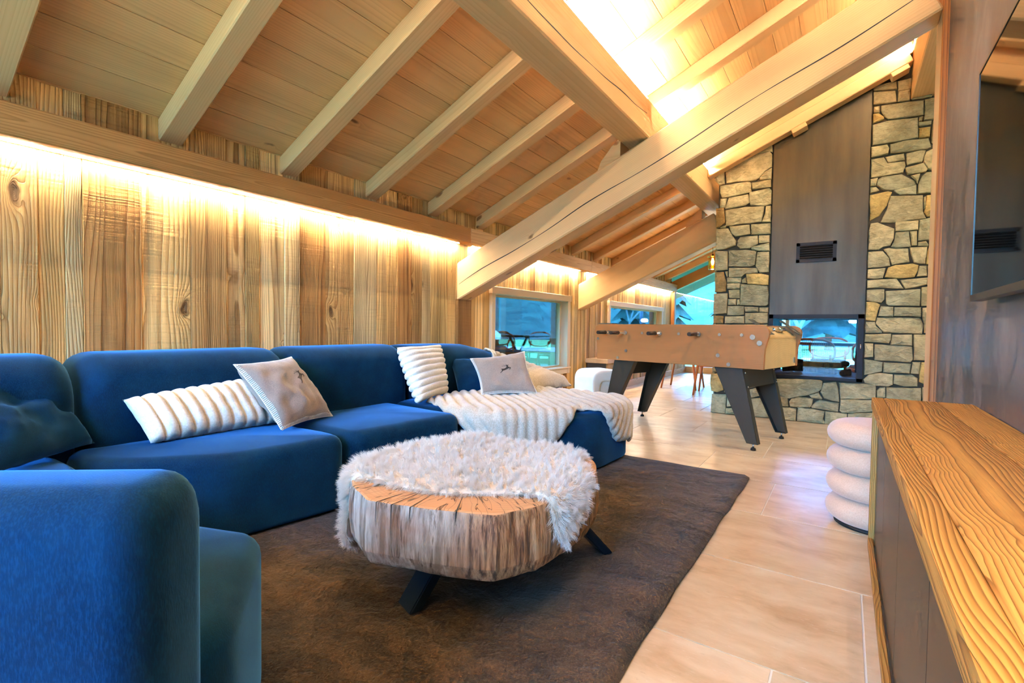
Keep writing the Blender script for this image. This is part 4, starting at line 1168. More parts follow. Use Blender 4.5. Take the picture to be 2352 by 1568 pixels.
# upper end of the throw lying over the curved end of the backrest
cpv = [Vector((p.x, p.y)) for p in cp]; cl = [0]
for i in range(1, len(cpv)): cl.append(cl[-1]+(cpv[i]-cpv[i-1]).length)
TT = [.60, .70, .82, .92, .98, .99, .985]
def cpat(s_):
    if s_ <= 0: d = (cpv[1]-cpv[0]).normalized(); return cpv[0]+d*s_, d
    for i in range(1, len(cl)):
        if s_ <= cl[i]: return cpv[i-1].lerp(cpv[i], (s_-cl[i-1])/(cl[i]-cl[i-1])), (cpv[min(i+1, len(cpv)-1)]-cpv[max(i-2, 0)]).normalized()
V = []; Fc = []; nP = 40; sts = [(-.035, .55), (-.035, .75), (-.03, .9), (-.005, .985)]+[(k*.02, 1.0) for k in range(1, 46)]
for i, (s_, kz) in enumerate(sts):
    p, t = cpat(s_); nn = Vector((-t.y, t.x)); ff = max(0, s_)/cl[-1]*6; a = int(ff); k = TT[a]+(TT[min(a+1, 6)]-TT[a])*(ff-a)
    for j in range(nP):
        u = j/(nP-1)
        if u < .16: a_, z_ = -.014, .595-.16*(1-u/.16)
        elif u < .42: q = (u-.16)/.26*math.pi/2; a_, z_ = .17-.184*math.cos(q), .595+.184*math.sin(q)
        elif u < .55: a_, z_ = .17+.12*(u-.42)/.13, .779
        elif u < .80: q = (u-.55)/.25*math.pi/2; a_, z_ = .29+.184*math.sin(q), .595+.184*math.cos(q)
        else: a_, z_ = .474, .595-.20*(u-.80)/.20
        ph = ((s_*.8+u*.30)/.068) % 1.0; h = .022*(math.sqrt(max(0, 1-(2*ph-1)**2))-.25)
        sq = 1-.10*(1-kz)
        z_ = max(SEAT+.02, (.05+(z_-.05)*k)*(kz if u > .05 and u < .95 else 1)+(h if .16 < u < .8 else 0)); a_ = .23+(a_-.23)*sq+(h if u > .6 else (-h if u < .3 else 0))
        V.append((p.x+nn.x*a_, p.y+nn.y*a_, z_))
for i in range(len(sts)-1):
    for j in range(nP-1): Fc.append((i*nP+j, i*nP+j+1, (i+1)*nP+j+1, (i+1)*nP+j))
o = meshobj('throw_end', V, Fc, MT['throw'], throw, WM[throw.name], True)
md = o.modifiers.new('thick', 'SOLIDIFY'); md.thickness = .012; md.offset = 0

# ================================================================== COFFEE TABLE + SHEEPSKIN
ZT, ZB = .39, .20
OUT = [(-1.43, 1.10), (-1.295, 1.005), (-1.149, .940), (-.941, 1.000), (-.775, 1.070), (-.715, 1.20), (-.69, 1.36), (-.70, 1.52), (-.735, 1.66), (-.83, 1.79), (-.98, 1.86), (-1.14, 1.85), (-1.30, 1.74), (-1.42, 1.55), (-1.49, 1.34), (-1.49, 1.2)]
tc_ = Vector((-1.08, 1.36))
ct = empty('coffee_table', (tc_.x, tc_.y, 0), 0, 'tree-trunk slice coffee table on black steel legs', 'coffee table')
CTM = WM[ct.name]
P = resample(fillet([Vector(p) for p in OUT], [.03, .01, .012, .06, .02, .03]+[.12]*10, 5), .02)
if area2(P) < 0: P.reverse()
def trunk_ring(P, z, k, j):
    out = []
    for i, p in enumerate(P):
        n_ = (p-tc_).normalized(); q = tc_+(p-tc_)*k
        q = q+n_*(.010*noise.noise(Vector((p.x*9, p.y*9, z*3)))+.006*noise.noise(Vector((p.x*40, p.y*40, z*4))))*j
        out.append((q.x, q.y, z))
    return out
V = []; Fc = []; n = len(P); levels = [(ZB, .975, 1), (ZB+.008, .99, 1), (ZB+.04, 1.018, 1), (ZB+.09, 1.022, 1), (ZB+.14, 1.012, 1), (ZT-.008, 1.0, .6), (ZT-.003, .996, .4)]
for z, k, j in levels: V += trunk_ring(P, z, k, j)
for i in range(len(levels)-1):
    for k in range(n): Fc.append((i*n+k, i*n+(k+1) % n, (i+1)*n+(k+1) % n, (i+1)*n+k))
Fc.append(tuple(range(n)))
meshobj('trunk_slice', V, Fc, MT['bark'], ct, CTM, False)
top = trunk_ring(P, ZT-.003, .996, .4); top2 = [(tc_.x+(x-tc_.x)*.985, tc_.y+(y_-tc_.y)*.985, ZT) for x, y_, z in top]
V = top+top2+[(tc_.x, tc_.y, ZT)]; Fc = [(k, (k+1) % n, n+(k+1) % n, n+k) for k in range(n)]+[(n+k, n+(k+1) % n, 2*n) for k in range(n)]
meshobj('trunk_top', V, Fc, MT['trunktop'], ct, CTM)
# drying cracks cut across the rim and down the side
for (fx, fy), dz in (((-1.105, .958), .09), ((-1.055, .968), .11), ((-1.00, .985), .05), ((-.88, 1.035), .04)):
    e = Vector((fx, fy)); d = (tc_-e).normalized(); s_ = Vector((-d.y, d.x)); o_ = e-d*.012
    V = [(o_+s_*.0022).to_tuple()+(ZT+.0012,), (o_-s_*.0022).to_tuple()+(ZT+.0012,), (e+d*.13).to_tuple()+(ZT+.0012,),
         (o_-d*.004+s_*.0022).to_tuple()+(ZT,), (o_-d*.004-s_*.0022).to_tuple()+(ZT,), (o_-d*.004+s_*.004).to_tuple()+(ZT-dz,)]
    meshobj('crack', V, [(0, 1, 2), (3, 4, 5), (0, 1, 4, 3)], MT['black_matte'], ct, CTM)
def table_leg(foot, topp):
    f = Vector(foot); t = Vector(topp); d = t-f
    # rectangular steel section, cut level at the floor
    hx = Vector((d.x, d.y, 0)).normalized(); sd = Vector((-hx.y, hx.x, 0)); V = []
    for b in (f, t):
        for a, c in ((-.045, -.022), (.045, -.022), (.045, .022), (-.045, .022)): V.append(b+sd*a+hx*c)
    bm = bmesh.new(); vs = [bm.verts.new(v-f) for v in V]
    for q in ((0, 1, 2, 3), (4, 5, 6, 7), (0, 1, 5, 4), (1, 2, 6, 5), (2, 3, 7, 6), (3, 0, 4, 7)): bm.faces.new([vs[i] for i in q])
    bmesh.ops.recalc_face_normals(bm, faces=bm.faces); bmesh.ops.bevel(bm, geom=bm.edges[:], offset=.004, segments=2, affect='EDGES')
    bmobj('leg', bm, MT['blue_steel'], ct, T(*f))
zr = .022
table_leg((-1.105, 1.075, zr), (-1.06, 1.20, ZB+.005)); table_leg((-.775, 1.80, zr), (-.87, 1.66, ZB+.005)); table_leg((-1.36, 1.62, zr), (-1.24, 1.52, ZB+.005))
bm = bmesh.new(); bmesh.ops.create_cone(bm, cap_ends=True, segments=24, radius1=.2, radius2=.2, depth=.006); bmobj('mount_plate', bm, MT['blue_steel'], ct, T(tc_.x, tc_.y, ZB-.003))
SK = [(-1.70, .98), (-1.56, .90), (-1.40, 1.01), (-1.28, 1.05), (-1.14, 1.06), (-1.0, 1.09), (-.92, 1.14), (-.82, 1.22), (-.70, 1.25), (-.62, 1.24), (-.545, 1.30), (-.60, 1.42), (-.72, 1.54), (-.79, 1.64), (-.83, 1.76), (-.98, 1.82), (-1.10, 1.74), (-1.22, 1.74), (-1.36, 1.80), (-1.50, 1.68), (-1.48, 1.54), (-1.57, 1.42), (-1.68, 1.24), (-1.74, 1.08)]
skin = drape('sheepskin', SK, OUT, ZT+.004, .014, MT['skin'], None, T(tc_.x, tc_.y, ZT), step=.02, rad=.025, thick=.006, smooth_r=.06, extra=lambda q: .022*max(0, noise.noise(Vector((q.x*5, q.y*5, 2))))+.02*math.exp(-((q.x+1.3)**2+(q.y-1.55)**2)/.05))
tag(skin, 'fluffy white sheepskin draped over the tree-trunk coffee table', 'sheepskin')
skin.data.materials.append(MT['fur_white'])

# ================================================================== RUG
RX0, RX1, RY0, RY1 = -2.25, -.455, .35, 3.285
st_ = .03; nx = int((RX1-RX0)/st_); ny = int((RY1-RY0)/st_); V = []; Fc = []; idx = {}
def rugz(x, y):
    v = Vector((x, y, 0)); a = .010*noise.noise(v*2.2)+.006*noise.noise(v*5)
    a += .010*max(0, math.sin((x*1.3-y*1.9)*3.0+2*noise.noise(v*1.5)))**6
    return max(.008, .020+a*.6)
for i in range(nx+1):
    for j in range(ny+1):
        x = RX0+(RX1-RX0)*i/nx; y = RY0+(RY1-RY0)*j/ny
        if i == nx: x += .018*noise.noise(Vector((0, y*3.1, 4)))
        if j == ny: y += .012*noise.noise(Vector((x*3, 0, 7)))
        cx_ = min(x-RX0, RX1-x); cy_ = min(y-RY0, RY1-y)
        e = min(1, max(0, min(cx_, cy_))/.03)
        # rounded corner
        rc = .05; dx = rc-cx_; dy = rc-cy_
        if dx > 0 and dy > 0:
            d = math.hypot(dx, dy)
            if d > rc: k = rc/d; x += (dx-dx*k)*(1 if x < -1.3 else -1); y += (dy-dy*k)*(1 if y < 1.8 else -1)
        V.append((x, y, max(.004, rugz(x, y)*(.35+.65*math.sqrt(e)))))
for i in range(nx):
    for j in range(ny):
        a = i*(ny+1)+j; Fc.append((a, a+1, a+ny+2, a+ny+1))
rug = meshobj('fur_rug', V, Fc, MT['rug'], None, T(-1.3, 1.8, 0), True)
md = rug.modifiers.new('thick', 'SOLIDIFY'); md.thickness = .004; md.offset = -1
tag(rug, 'taupe faux-fur rug lying under the coffee table and sofa', 'rug')

# ================================================================== FOOSBALL TABLE
FA = math.radians(-12.5); fxd = Vector((math.cos(FA), math.sin(FA), 0)); fyd = Vector((-math.sin(FA), math.cos(FA), 0))
FL, FD = 1.50, .745
fc = Vector((-.478, 3.955, 0))-fxd*(FL/2)+fyd*(FD/2)
ft = empty('foosball_table', fc, FA, 'wooden foosball table with dark splayed metal legs', 'foosball table')
FM = WM[ft.name]; FMi = FM.inverted()
def onp(x, y, yl):
    """photo pixel -> table coordinates on the plane local y = yl"""
    P0 = FM @ Vector((0, yl, 0)); d = rt2*((x-1176)/F)+up2*((784-y)/F)+fw
    t = (P0-CAMP).dot(fyd)/d.dot(fyd); return FMi @ (CAMP+d*t)
def fprism(name, prof, y0, y1, mat, parent=ft, bev=.002):
    V = [(a, y, b) for y in (y0, y1) for a, b in prof]; n = len(prof)
    Fc = [tuple(range(n)), tuple(range(n, 2*n))]+[(i, (i+1) % n, n+(i+1) % n, n+i) for i in range(n)]
    bm = bmesh.new(); vs = [bm.verts.new(v) for v in V]
    for f in Fc: bm.faces.new([vs[i] for i in f])
    bmesh.ops.recalc_face_normals(bm, faces=bm.faces)
    if bev: bmesh.ops.bevel(bm, geom=[e for e in bm.edges], offset=bev, segments=1, affect='EDGES')
    return bmobj(name, bm, mat, parent, FM)
zb_, zt2 = .612, .938
half = [(.742, zb_), (.744, .70), (.748, .76), (.760, .81), (.772, .85), (.776, .88), (.770, .905), (.752, .926), (.725, zt2)]
prof = half+[(-a, b) for a, b in reversed(half)]
H2 = FD/2
for s_, y0_ in ((-1, -H2), (1, H2-.026)):
    fprism('side_panel', prof, y0_, y0_+.026, MT['foos'])
for s_ in (-1, 1):
    fprism('end_panel', [(s_*.715, zb_), (s_*.735, zb_), (s_*.735, .835), (s_*.715, .835)], -H2+.026, H2-.026, MT['foos_end'])
    fprism('end_slope', [(s_*.735, .836), (s_*.735, .852), (s_*.64, .925), (s_*.62, .915), (s_*.715, .836)], -H2+.026, H2-.026, MT['foos_end'])
fprism('floor_panel', [(-.715, zb_+.01), (.715, zb_+.01), (.715, zb_+.03), (-.715, zb_+.03)], -H2+.026, H2-.026, MT['foos_end'])
fprism('playing_field', [(-.60, .80), (.60, .80), (.60, .805), (-.60, .805)], -H2+.026, H2-.026, MT['field'], bev=0)
for s_ in (-1, 1):
    fprism('goal_wall', [(s_*.60, .805), (s_*.61, .805), (s_*.61, .92), (s_*.60, .92)], -H2+.026, H2-.026, MT['foos_end'], bev=0)
# corner plates and ball return tube at the right-hand end
for s_ in (-1, 1):
    o = box('corner_plate', FM @ T(.70, s_*(H2-.055), .925) @ RY(.62) , (.19, .085, .004), MT['plate'], ft, .001)
    o = box('corner_plate', FM @ T(-.66, s_*(H2-.055), .943), (.15, .085, .010), MT['plate'] if s_ < 0 else MT['black'], ft, .001)
def floc(p): return FM @ Vector(p)
cyl('return_tube', floc((.70, .02, .905)), floc((.70, .16, .905)), .016, MT['chrome'], ft)
cyl('return_tube', floc((.69, -.12, .905)), floc((.69, -.05, .905)), .016, MT['chrome'], ft)
box('maker_plate', FM @ T(.737, H2-.06, .66), (.003, .03, .045), MT['bolt'], ft)
# rods, players, grips
rodx = [onp(px, py, -H2).x for px, py in ((1398.6, 767), (1437, 767.5), (1516, 769.6), (1605, 772))]
oppx = [onp(px, py, -H2).x for px, py in ((1475.4, 769), (1559.5, 770.5), (1653, 773), (1704, 774))]
zrod = .862
def player(parent, x, y, mat):
    bm = bmesh.new(); bm_box(bm, T(x, y, zrod), (.018, .026, .05)); bm_box(bm, T(x, y, zrod-.042), (.014, .022, .045)); bmesh.ops.create_icosphere(bm, subdivisions=1, radius=.013, matrix=T(x, y, zrod+.037))
    bmobj('player', bm, mat, parent, FM)
MT['red'] = simple('red_paint', '9c2a20', .4); MT['bluep'] = simple('blue_paint', '20407c', .4)
for k, x in enumerate(sorted(rodx)):
    near = k
    out = [.055, .115, .075, .05][k]
    r = cyl('rod', floc((x, -H2-out, zrod)), floc((x, H2+.16, zrod)), .008, MT['chrome'], ft)
    g = cyl('grip', floc((x, -H2-out-.115, zrod)), floc((x, -H2-out, zrod)), .0155, MT['grip'], r, .0165)
    b = cyl('bushing', floc((x, -H2-.012, zrod)), floc((x, -H2, zrod)), .019, MT['bolt'], r)
    for yy_ in ((-.12, .12) if k % 2 else (-.2, 0, .2)): player(ft, x, yy_, MT['red'])
for k, x in enumerate(sorted(oppx)):
    r = cyl('rod', floc((x, -H2-.006, zrod)), floc((x, H2+.10, zrod)), .008, MT['chrome'], ft)
    cyl('grip', floc((x, H2+.10, zrod)), floc((x, H2+.22, zrod)), .016, MT['grip'], r)
    cyl('bushing', floc((x, -H2-.008, zrod)), floc((x, -H2, zrod)), .012, MT['bolt'], r)
    for yy_ in ((-.2, 0, .2) if k % 2 else (-.12, .12)): player(ft, x, yy_, MT['bluep'])
for px, py, rr_ in ((1728.7, 774, .019), (1744.8, 788, .019), (1649, 816, .015), (1673.6, 836.6, .015), (1374, 777, .013), (1438, 805, .014), (1419, 821, .014)):
    q = onp(px, py, -H2); cyl('bolt', floc((q.x, -H2-.006, q.z)), floc((q.x, -H2, q.z)), rr_, MT['bolt'], ft)
# legs: folded steel, broad at the top
def leg(sx, sy):
    o = bmesh.new(); th = .004
    yl = sy*(H2-.045)
    fp_ = [(sx*.36, zb_), (sx*.575, zb_), (sx*.70, .05), (sx*.62, .05)]
    def prism(bm, P, y0, y1):
        vs = [bm.verts.new((a, y, b)) for y in (y0, y1) for a, b in P]; n = len(P)
        for f in [tuple(range(n)), tuple(range(n, 2*n))]+[(i, (i+1) % n, n+(i+1) % n, n+i) for i in range(n)]: bm.faces.new([vs[i] for i in f])
    prism(o, fp_, yl, yl-sy*th)
    yi = yl-sy*.055
    fl_ = [(sx*.571, zb_), (sx*.575, zb_), (sx*.70, .05), (sx*.696, .05)]
    prism(o, fl_, yl, yi)
    fl2 = [(sx*.36, zb_), (sx*.364, zb_), (sx*.624, .05), (sx*.62, .05)]
    prism(o, fl2, yl, yi)
    prism(o, [(sx*.62, .05), (sx*.70, .05), (sx*.70, .054), (sx*.62, .054)], yl, yi)
    bmesh.ops.recalc_face_normals(o, faces=o.faces)
    L = bmobj('leg', o, MT['leg_metal'], ft, FM)
    cyl('foot', floc((sx*.66, yl-sy*.027, 0)), floc((sx*.66, yl-sy*.027, .018)), .020, MT['black'], L, .016)
    cyl('foot_stem', floc((sx*.66, yl-sy*.027, .018)), floc((sx*.66, yl-sy*.027, .055)), .007, MT['bolt'], L)
    for zz in (.575, .47):
        x_ = .5755+(zb_-zz)/(zb_-.05)*.125
        cyl('screw', floc((sx*x_, yl-sy*.03, zz)), floc((sx*(x_+.006), yl-sy*.03, zz)), .006, MT['bolt'], L)
for sx in (-1, 1):
    for sy in (-1, 1): leg(sx, sy)
    x_a = .571+(.612-.46)/(.562)*.125
    fprism('cross_plate', [(sx*.566, zb_), (sx*.570, zb_), (sx*(x_a-.001), .46), (sx*(x_a-.005), .46)], -H2+.05, H2-.05, MT['leg_metal'], bev=0)

# ================================================================== STOOLS AND POUF
ws = empty('arch_stool', (-2.28, 5.12, 0), math.radians(58), 'white boucle arch-shaped stool beside the foosball table', 'stool')
pr = []
w_, h_ = .215, .44
outer = fillet([Vector((-w_, 0)), Vector((-w_, h_)), Vector((w_, h_)), Vector((w_, 0))], [.001, .12, .12, .001], 8)
inner = fillet([Vector((w_-.10, 0)), Vector((w_-.10, h_-.12)), Vector((-w_+.10, h_-.12)), Vector((-w_+.10, 0))], [.001, .06, .06, .001], 8)
bm = bmesh.new(); ring = [(p.x, p.y) for p in outer]+[(p.x, p.y) for p in inner]
n = len(ring); vs = [bm.verts.new((a, y, b)) for y in (-.2, .2) for a, b in ring]
no = len(outer)
for s_ in (0, n):
    for i in range(no-1): bm.faces.new([vs[s_+i], vs[s_+i+1], vs[s_+n-2-i], vs[s_+n-1-i]])
for i in range(n):
    bm.faces.new([vs[i], vs[(i+1) % n], vs[n+(i+1) % n], vs[n+i]])
bmesh.ops.remove_doubles(bm, verts=bm.verts, dist=.0005); bmesh.ops.recalc_face_normals(bm, faces=bm.faces)
sharp = [e for e in bm.edges if len(e.link_faces) == 2 and e.calc_face_angle(0) > .9]
bmesh.ops.bevel(bm, geom=sharp, offset=.03, segments=4, affect='EDGES', profile=.5)
bmobj('cushioned_body', bm, MT['boucle'], ws, WM[ws.name], True)
box('inner_panel', WM[ws.name] @ T(0, 0, .165), (.245, .30, .33), MT['boucle'], ws)
pf = empty('ring_pouf', (.135, 2.825, 0), 0, 'pink boucle pouf of four stacked rings behind the sideboard end', 'pouf')
for k in range(4):
    z0 = .012+k*.117; pr = []
    R_, r_ = .197, .0585
    pr.append((.0, z0)); pr.append((R_-r_*1.3, z0))
    for i in range(13):
        a = -math.pi/2+math.pi*i/12; pr.append((R_-r_*1.15+r_*1.15*math.cos(a), z0+r_+r_*math.sin(a)))
    pr += [(R_-r_*1.9, z0+2*r_+.004), (0, z0+2*r_+(.010 if k == 3 else .002))]
    lathe('ring', pr, MT['pink'], pf, T(.135, 2.825, 0), 48)
lathe('base', [(0, 0), (.16, 0), (.16, .014), (0, .014)], MT['black_matte'], pf, T(.135, 2.825, 0), 32)

# ================================================================== SIDEBOARD + TV
CF, CE, CTOP = .098, 2.578, .622
sb = empty('sideboard', (.26, 1.2, 0), 0, 'low brown sideboard with a brushed larch top along the dark plaster wall', 'sideboard')
for a, b in ((CF, .1395), (.1405, .312), (.313, .418)):
    if a < .2: abox('top_plank', (a, -.6, CTOP-.045), (b, CE, CTOP), MT['larch'], sb, bev=.003, axis='y')
    elif a < .3: abox('top_plank', (a, -.6, CTOP-.045), (b, CE, CTOP), MT['larch'], sb, bev=.002, axis='y')
abox('top_plank', (.313, 1.71, CTOP-.045), (.418, CE, CTOP), MT['larch'], sb, bev=.002, axis='y')
abox('top_plank', (.313, -.6, CTOP-.045), (.418, 1.707, CTOP), MT['larch'], sb, bev=.002, axis='y')
abox('end_panel', (CF+.004, CE-.03, 0), (.418, CE-.002, CTOP-.045), MT['larch'], sb, bev=.002, axis='z')
abox('plinth', (CF+.002, -.6, 0), (CF+.02, CE-.03, .03), MT['larch'], sb, bev=.002, axis='y')
abox('carcass', (CF+.045, -.6, .03), (.418, CE-.03, CTOP-.046), MT['black_matte'], sb)
dy = [CE-.035, 2.08, 1.55, 1.02, .49, -.04, -.57]
for a, b in zip(dy, dy[1:]): abox('door', (CF+.024, b+.002, .034), (CF+.044, a-.002, CTOP-.062), MT['cab'], sb, bev=.001)
tv = empty('television', (.38, 1.63, 1.01), 0, 'large flat television mounted on the dark plaster wall', 'television')
TX = .36; TY1, TY0, TZ0, TZ1 = 2.335, .90, 1.01, 1.80
abox('screen', (TX, TY0+.008, TZ0+.022), (TX+.004, TY1-.008, TZ1-.008), MT['screen'], tv)
bm = bmesh.new()
for lo, hi in (((TX-.002, TY0, TZ0), (TX+.03, TY1, TZ0+.022)), ((TX-.002, TY0, TZ1-.008), (TX+.03, TY1, TZ1)), ((TX-.002, TY0, TZ0), (TX+.03, TY0+.008, TZ1)), ((TX-.002, TY1-.008, TZ0), (TX+.03, TY1, TZ1))):
    lo = Vector(lo); hi = Vector(hi); bm_box(bm, Matrix.Translation((lo+hi)/2-Vector((TX, TY0, TZ0))), hi-lo)
bmobj('bezel', bm, MT['bezel'], tv, T(TX, TY0, TZ0))
abox('rear_housing', (TX+.006, TY0+.06, TZ0+.01), (TX+.05, TY1-.35, TZ1-.1), MT['black'], tv, bev=.006)
abox('wall_bracket', (TX+.05, 1.4, 1.25), (.42, 1.9, 1.55), MT['black'], tv)

# ================================================================== DINING CORNER
def make_chair():
    c = empty('dining_chair', (0, 0, 0)); W0 = MT['orange']
    rprism('seat', [(-.23, -.21), (.23, -.21), (.24, .22), (-.24, .22)], .43, .465, .09, .012, W0, c)
    rprism('seat_pad', [(-.21, -.19), (.21, -.19), (.22, .20), (-.22, .20)], .465, .49, .09, .012, MT['navy'], c, crown=.01)
    for sx in (-1, 1):
        cyl('leg', (sx*.20, .19, .435), (sx*.25, .25, 0), .019, W0, c, .013)
        pts = [(sx*.25, -.26, 0), (sx*.205, -.19, .43), (sx*.20, -.20, .50), (sx*.205, -.235, .62)]
        tube('leg', pts, [.013, .019, .018, .014], W0, c, 8)
        tube('rail', [(sx*.20, .19, .40), (sx*.20, -.19, .40)], .014, W0, c, 6)
    tube('rail', [(-.20, .19, .40), (.20, .19, .40)], .014, W0, c, 6); tube('rail', [(-.20, -.19, .40), (.20, -.19, .40)], .014, W0, c, 6)
    rim = []
    def bk(a, b):   # curved back surface
        return (a, -.225-(b-.5)*.16+.20*(a*a)*2.2, b)
    for k in range(40):
        t = 2*math.pi*k/40; ca_, sa_ = math.cos(t), math.sin(t)
        a = .245*math.copysign(abs(ca_)**.75, ca_); b = .655+.145*math.copysign(abs(sa_)**.7, sa_)
        rim.append(bk(a, b))
    br = tube('back_rim', rim, .0135, W0, c, 8, closed=True)
    bm = bmesh.new()
    for k in range(-10, 11):
        a = k*.022; hh = .13*math.sqrt(max(0, 1-(abs(a)/.24)**2.8))
        if hh > .01: bm_cyl(bm, bk(a, .655-hh), bk(a, .655+hh), .0016, seg=4)
    for k in range(-6, 7):
        b = .655+k*.021; ww = .235*(max(0, 1-(abs(k*.021)/.142)**2.8))**.36
        for q in range(8):
            a0 = -ww+2*ww*q/8; a1 = -ww+2*ww*(q+1)/8; bm_cyl(bm, bk(a0, b), bk(a1, b), .0016, seg=4)
    o = bmobj('cane_weave', bm, W0, c); o['kind'] = 'stuff'
    return c
ch0 = make_chair()
tag(ch0, 'orange-brown cane-backed dining chair at the head of the table near the far window', 'chair', 'cane-backed dining chairs'); ch0.matrix_basis = T(-2.05, 7.72, 0) @ RZ(math.radians(-90)); WM[ch0.name] = ch0.matrix_basis.copy()
CHG = 'cane-backed dining chairs'
for x, y, a, lb in ((-1.48, 7.22, 5, 'orange-brown cane-backed dining chair at the table corner beside the head chair'), (-.32, 7.16, -6, 'orange-brown cane-backed dining chair seen through the fireplace behind the logs'),
                    (.28, 7.18, 8, 'orange-brown cane-backed dining chair at the fireplace edge next to the chimney stones'), (-.20, 8.45, 180, 'orange-brown cane-backed dining chair on the far side of the table'),
                    (-1.2, 8.45, 176, 'orange-brown cane-backed dining chair across the table by the glazed gable')):
    dup(ch0, T(x, y, 0) @ RZ(math.radians(a)), lb, CHG)
dt = empty('dining_table', (-.45, 7.8, 0), 0, 'dark dining table with crossed steel legs behind the chimney', 'table')
abox('table_top', (-1.75, 7.40, .715), (.95, 8.22, .75), MT['table_dark'], dt, bev=.004)
for x in (-1.25, .45):
    bm = bmesh.new()
    bm_cyl(bm, (x, 7.5, 0), (x, 8.1, .715), .025, seg=6); bm_cyl(bm, (x, 8.1, 0), (x, 7.5, .715), .025, seg=6)
    bmobj('cross_leg', bm, MT['black'], dt)
def pendant(x, y, zb0, label):
    p = empty('pendant_lamp', (x, y, zb0), 0, label, 'pendant lamp', 'amber glass pendant lamps'); M = WM[p.name]
    lathe('glass_shade', [(.058, 0), (.060, .005), (.060, .17), (.075, .185), (.078, .19), (.075, .192), (.057, .172), (.056, .006)], MT['amber'], p, M, 32)
    lathe('bulb', [(0, .06), (.012, .065), (.022, .10), (.024, .12), (.015, .15), (.012, .17), (0, .175)], MT['bulb'], p, M, 16)
    cyl('socket', (x, y, zb0+.17), (x, y, zb0+.23), .014, MT['black'], p)
    cyl('cable', (x, y, zb0+.23), (x, y, zboard(x)), .003, MT['black'], p, seg=6)
pendant(-1.68, 7.8, 1.80, 'amber glass pendant lamp with a glowing bulb beside the chimney')
pendant(-.4, 7.8, 1.80, 'amber glass pendant lamp over the dining table behind the chimney')
for x in (-1.68, -.4):
    l = bpy.data.lights.new('pendant_light', 'POINT'); l.energy = 14; l.color = (1, .66, .32); l.shadow_soft_size = .05
    o = bpy.data.objects.new('pendant_light', l); COL.objects.link(o); o.location = (x, 7.8, 1.74)

# ================================================================== ADDED LAMPS OUT OF VIEW
def spot(x, y, power, label, tgt=None):  # unseen spots, added for the light they throw into the room
    z = (zraft(x) if x < XR else zraft(XR)-SL*(x-XR))-.0
    c = empty('added_ceiling_spot', (x, y, z-.12), 0, label, 'spotlight', 'added unseen ceiling spots'); M = WM[c.name]
    lathe('housing', [(0, .14), (.045, .14), (.045, 0), (.04, 0), (.036, .012), (0, .012)], MT['black'], c, M, 24)
    lathe('lamp_lens', [(0, .006), (.035, .006), (.035, .011), (0, .011)], emis('added_spot_lens', LED_COL+(1,), 30), c, M, 24)
    l = bpy.data.lights.new('added_spot_light', 'SPOT'); l.energy = power; l.color = (1, .90, .68); l.spot_size = math.radians(125); l.spot_blend = .8; l.shadow_soft_size = .05
    o = bpy.data.objects.new('added_spot_light', l); COL.objects.link(o); o.location = (x, y, z-.135)
    if tgt: o.rotation_euler = (Vector(tgt)-o.location).to_track_quat('-Z', 'Y').to_euler()
def added_torchiere(x, y, power):  # invented lamp out of view, added to lift the dark ceiling
    c = empty('added_uplighter', (x, y, 0), 0, 'tall warm uplighter floor lamp added out of view behind the sofa end', 'floor lamp'); M = WM[c.name]
    lathe('base', [(0, 0), (.14, 0), (.14, .02), (0, .025)], MT['black'], c, M, 32)
    cyl('pole', (x, y, .02), (x, y, 1.62), .012, MT['black'], c)
    lathe('bowl_shade', [(.02, 1.60), (.09, 1.63), (.15, 1.70), (.152, 1.70), (.09, 1.625), (.02, 1.592)], MT['black'], c, M, 32)
    lathe('bulb', [(0, 1.63), (.03, 1.64), (.04, 1.67), (.02, 1.695), (0, 1.70)], emis('added_uplighter_bulb', LED_COL+(1,), 40), c, M, 16)
    l = bpy.data.lights.new('added_uplight', 'SPOT'); l.energy = power; l.color = (1, .72, .42); l.spot_size = math.radians(150); l.spot_blend = 1; l.shadow_soft_size = .06
    o = bpy.data.objects.new('added_uplight', l); COL.objects.link(o); o.location = (x, y, 1.72); o.rotation_euler = (math.pi, 0, 0)
added_torchiere(-1.05, -.85, 420)
def added_sconce(x, y, z, power):  # unseen lamp, added to brighten the near end of the sideboard top
    c = empty('added_wall_lamp', (x, y, z), 0, 'added, unseen small black wall lamp above the near end of the sideboard', 'wall lamp')
    cyl('lamp_body', (x, y, z-.09), (x, y, z+.09), .04, MT['black'], c)
    abox('wall_mount', (x+.03, y-.03, z-.04), (.42, y+.03, z+.04), MT['black'], c)
    lathe('lamp_lens', [(0, -.094), (.034, -.094), (.034, -.09), (0, -.09)], emis('added_wall_lamp_lens', LED_COL+(1,), 30), c, T(x, y, z), 24)
    l = bpy.data.lights.new('added_wall_lamp_light', 'SPOT'); l.energy = power; l.color = (1, .87, .60); l.spot_size = math.radians(105); l.spot_blend = .7; l.shadow_soft_size = .04
    o = bpy.data.objects.new('added_wall_lamp_light', l); COL.objects.link(o); o.location = (x, y, z-.10)
added_sconce(.33, .30, 1.45, 24)
spot(.20, .55, 20, 'added unseen black ceiling spot over the sideboard near the television')
spot(1.5, 4.35, 75, 'added unseen black ceiling spot on the kitchen side of the plaster wall', (-.2, 5.0, .6))
spot(1.2, 6.9, 60, 'added unseen black ceiling spot over the end of the dining table')

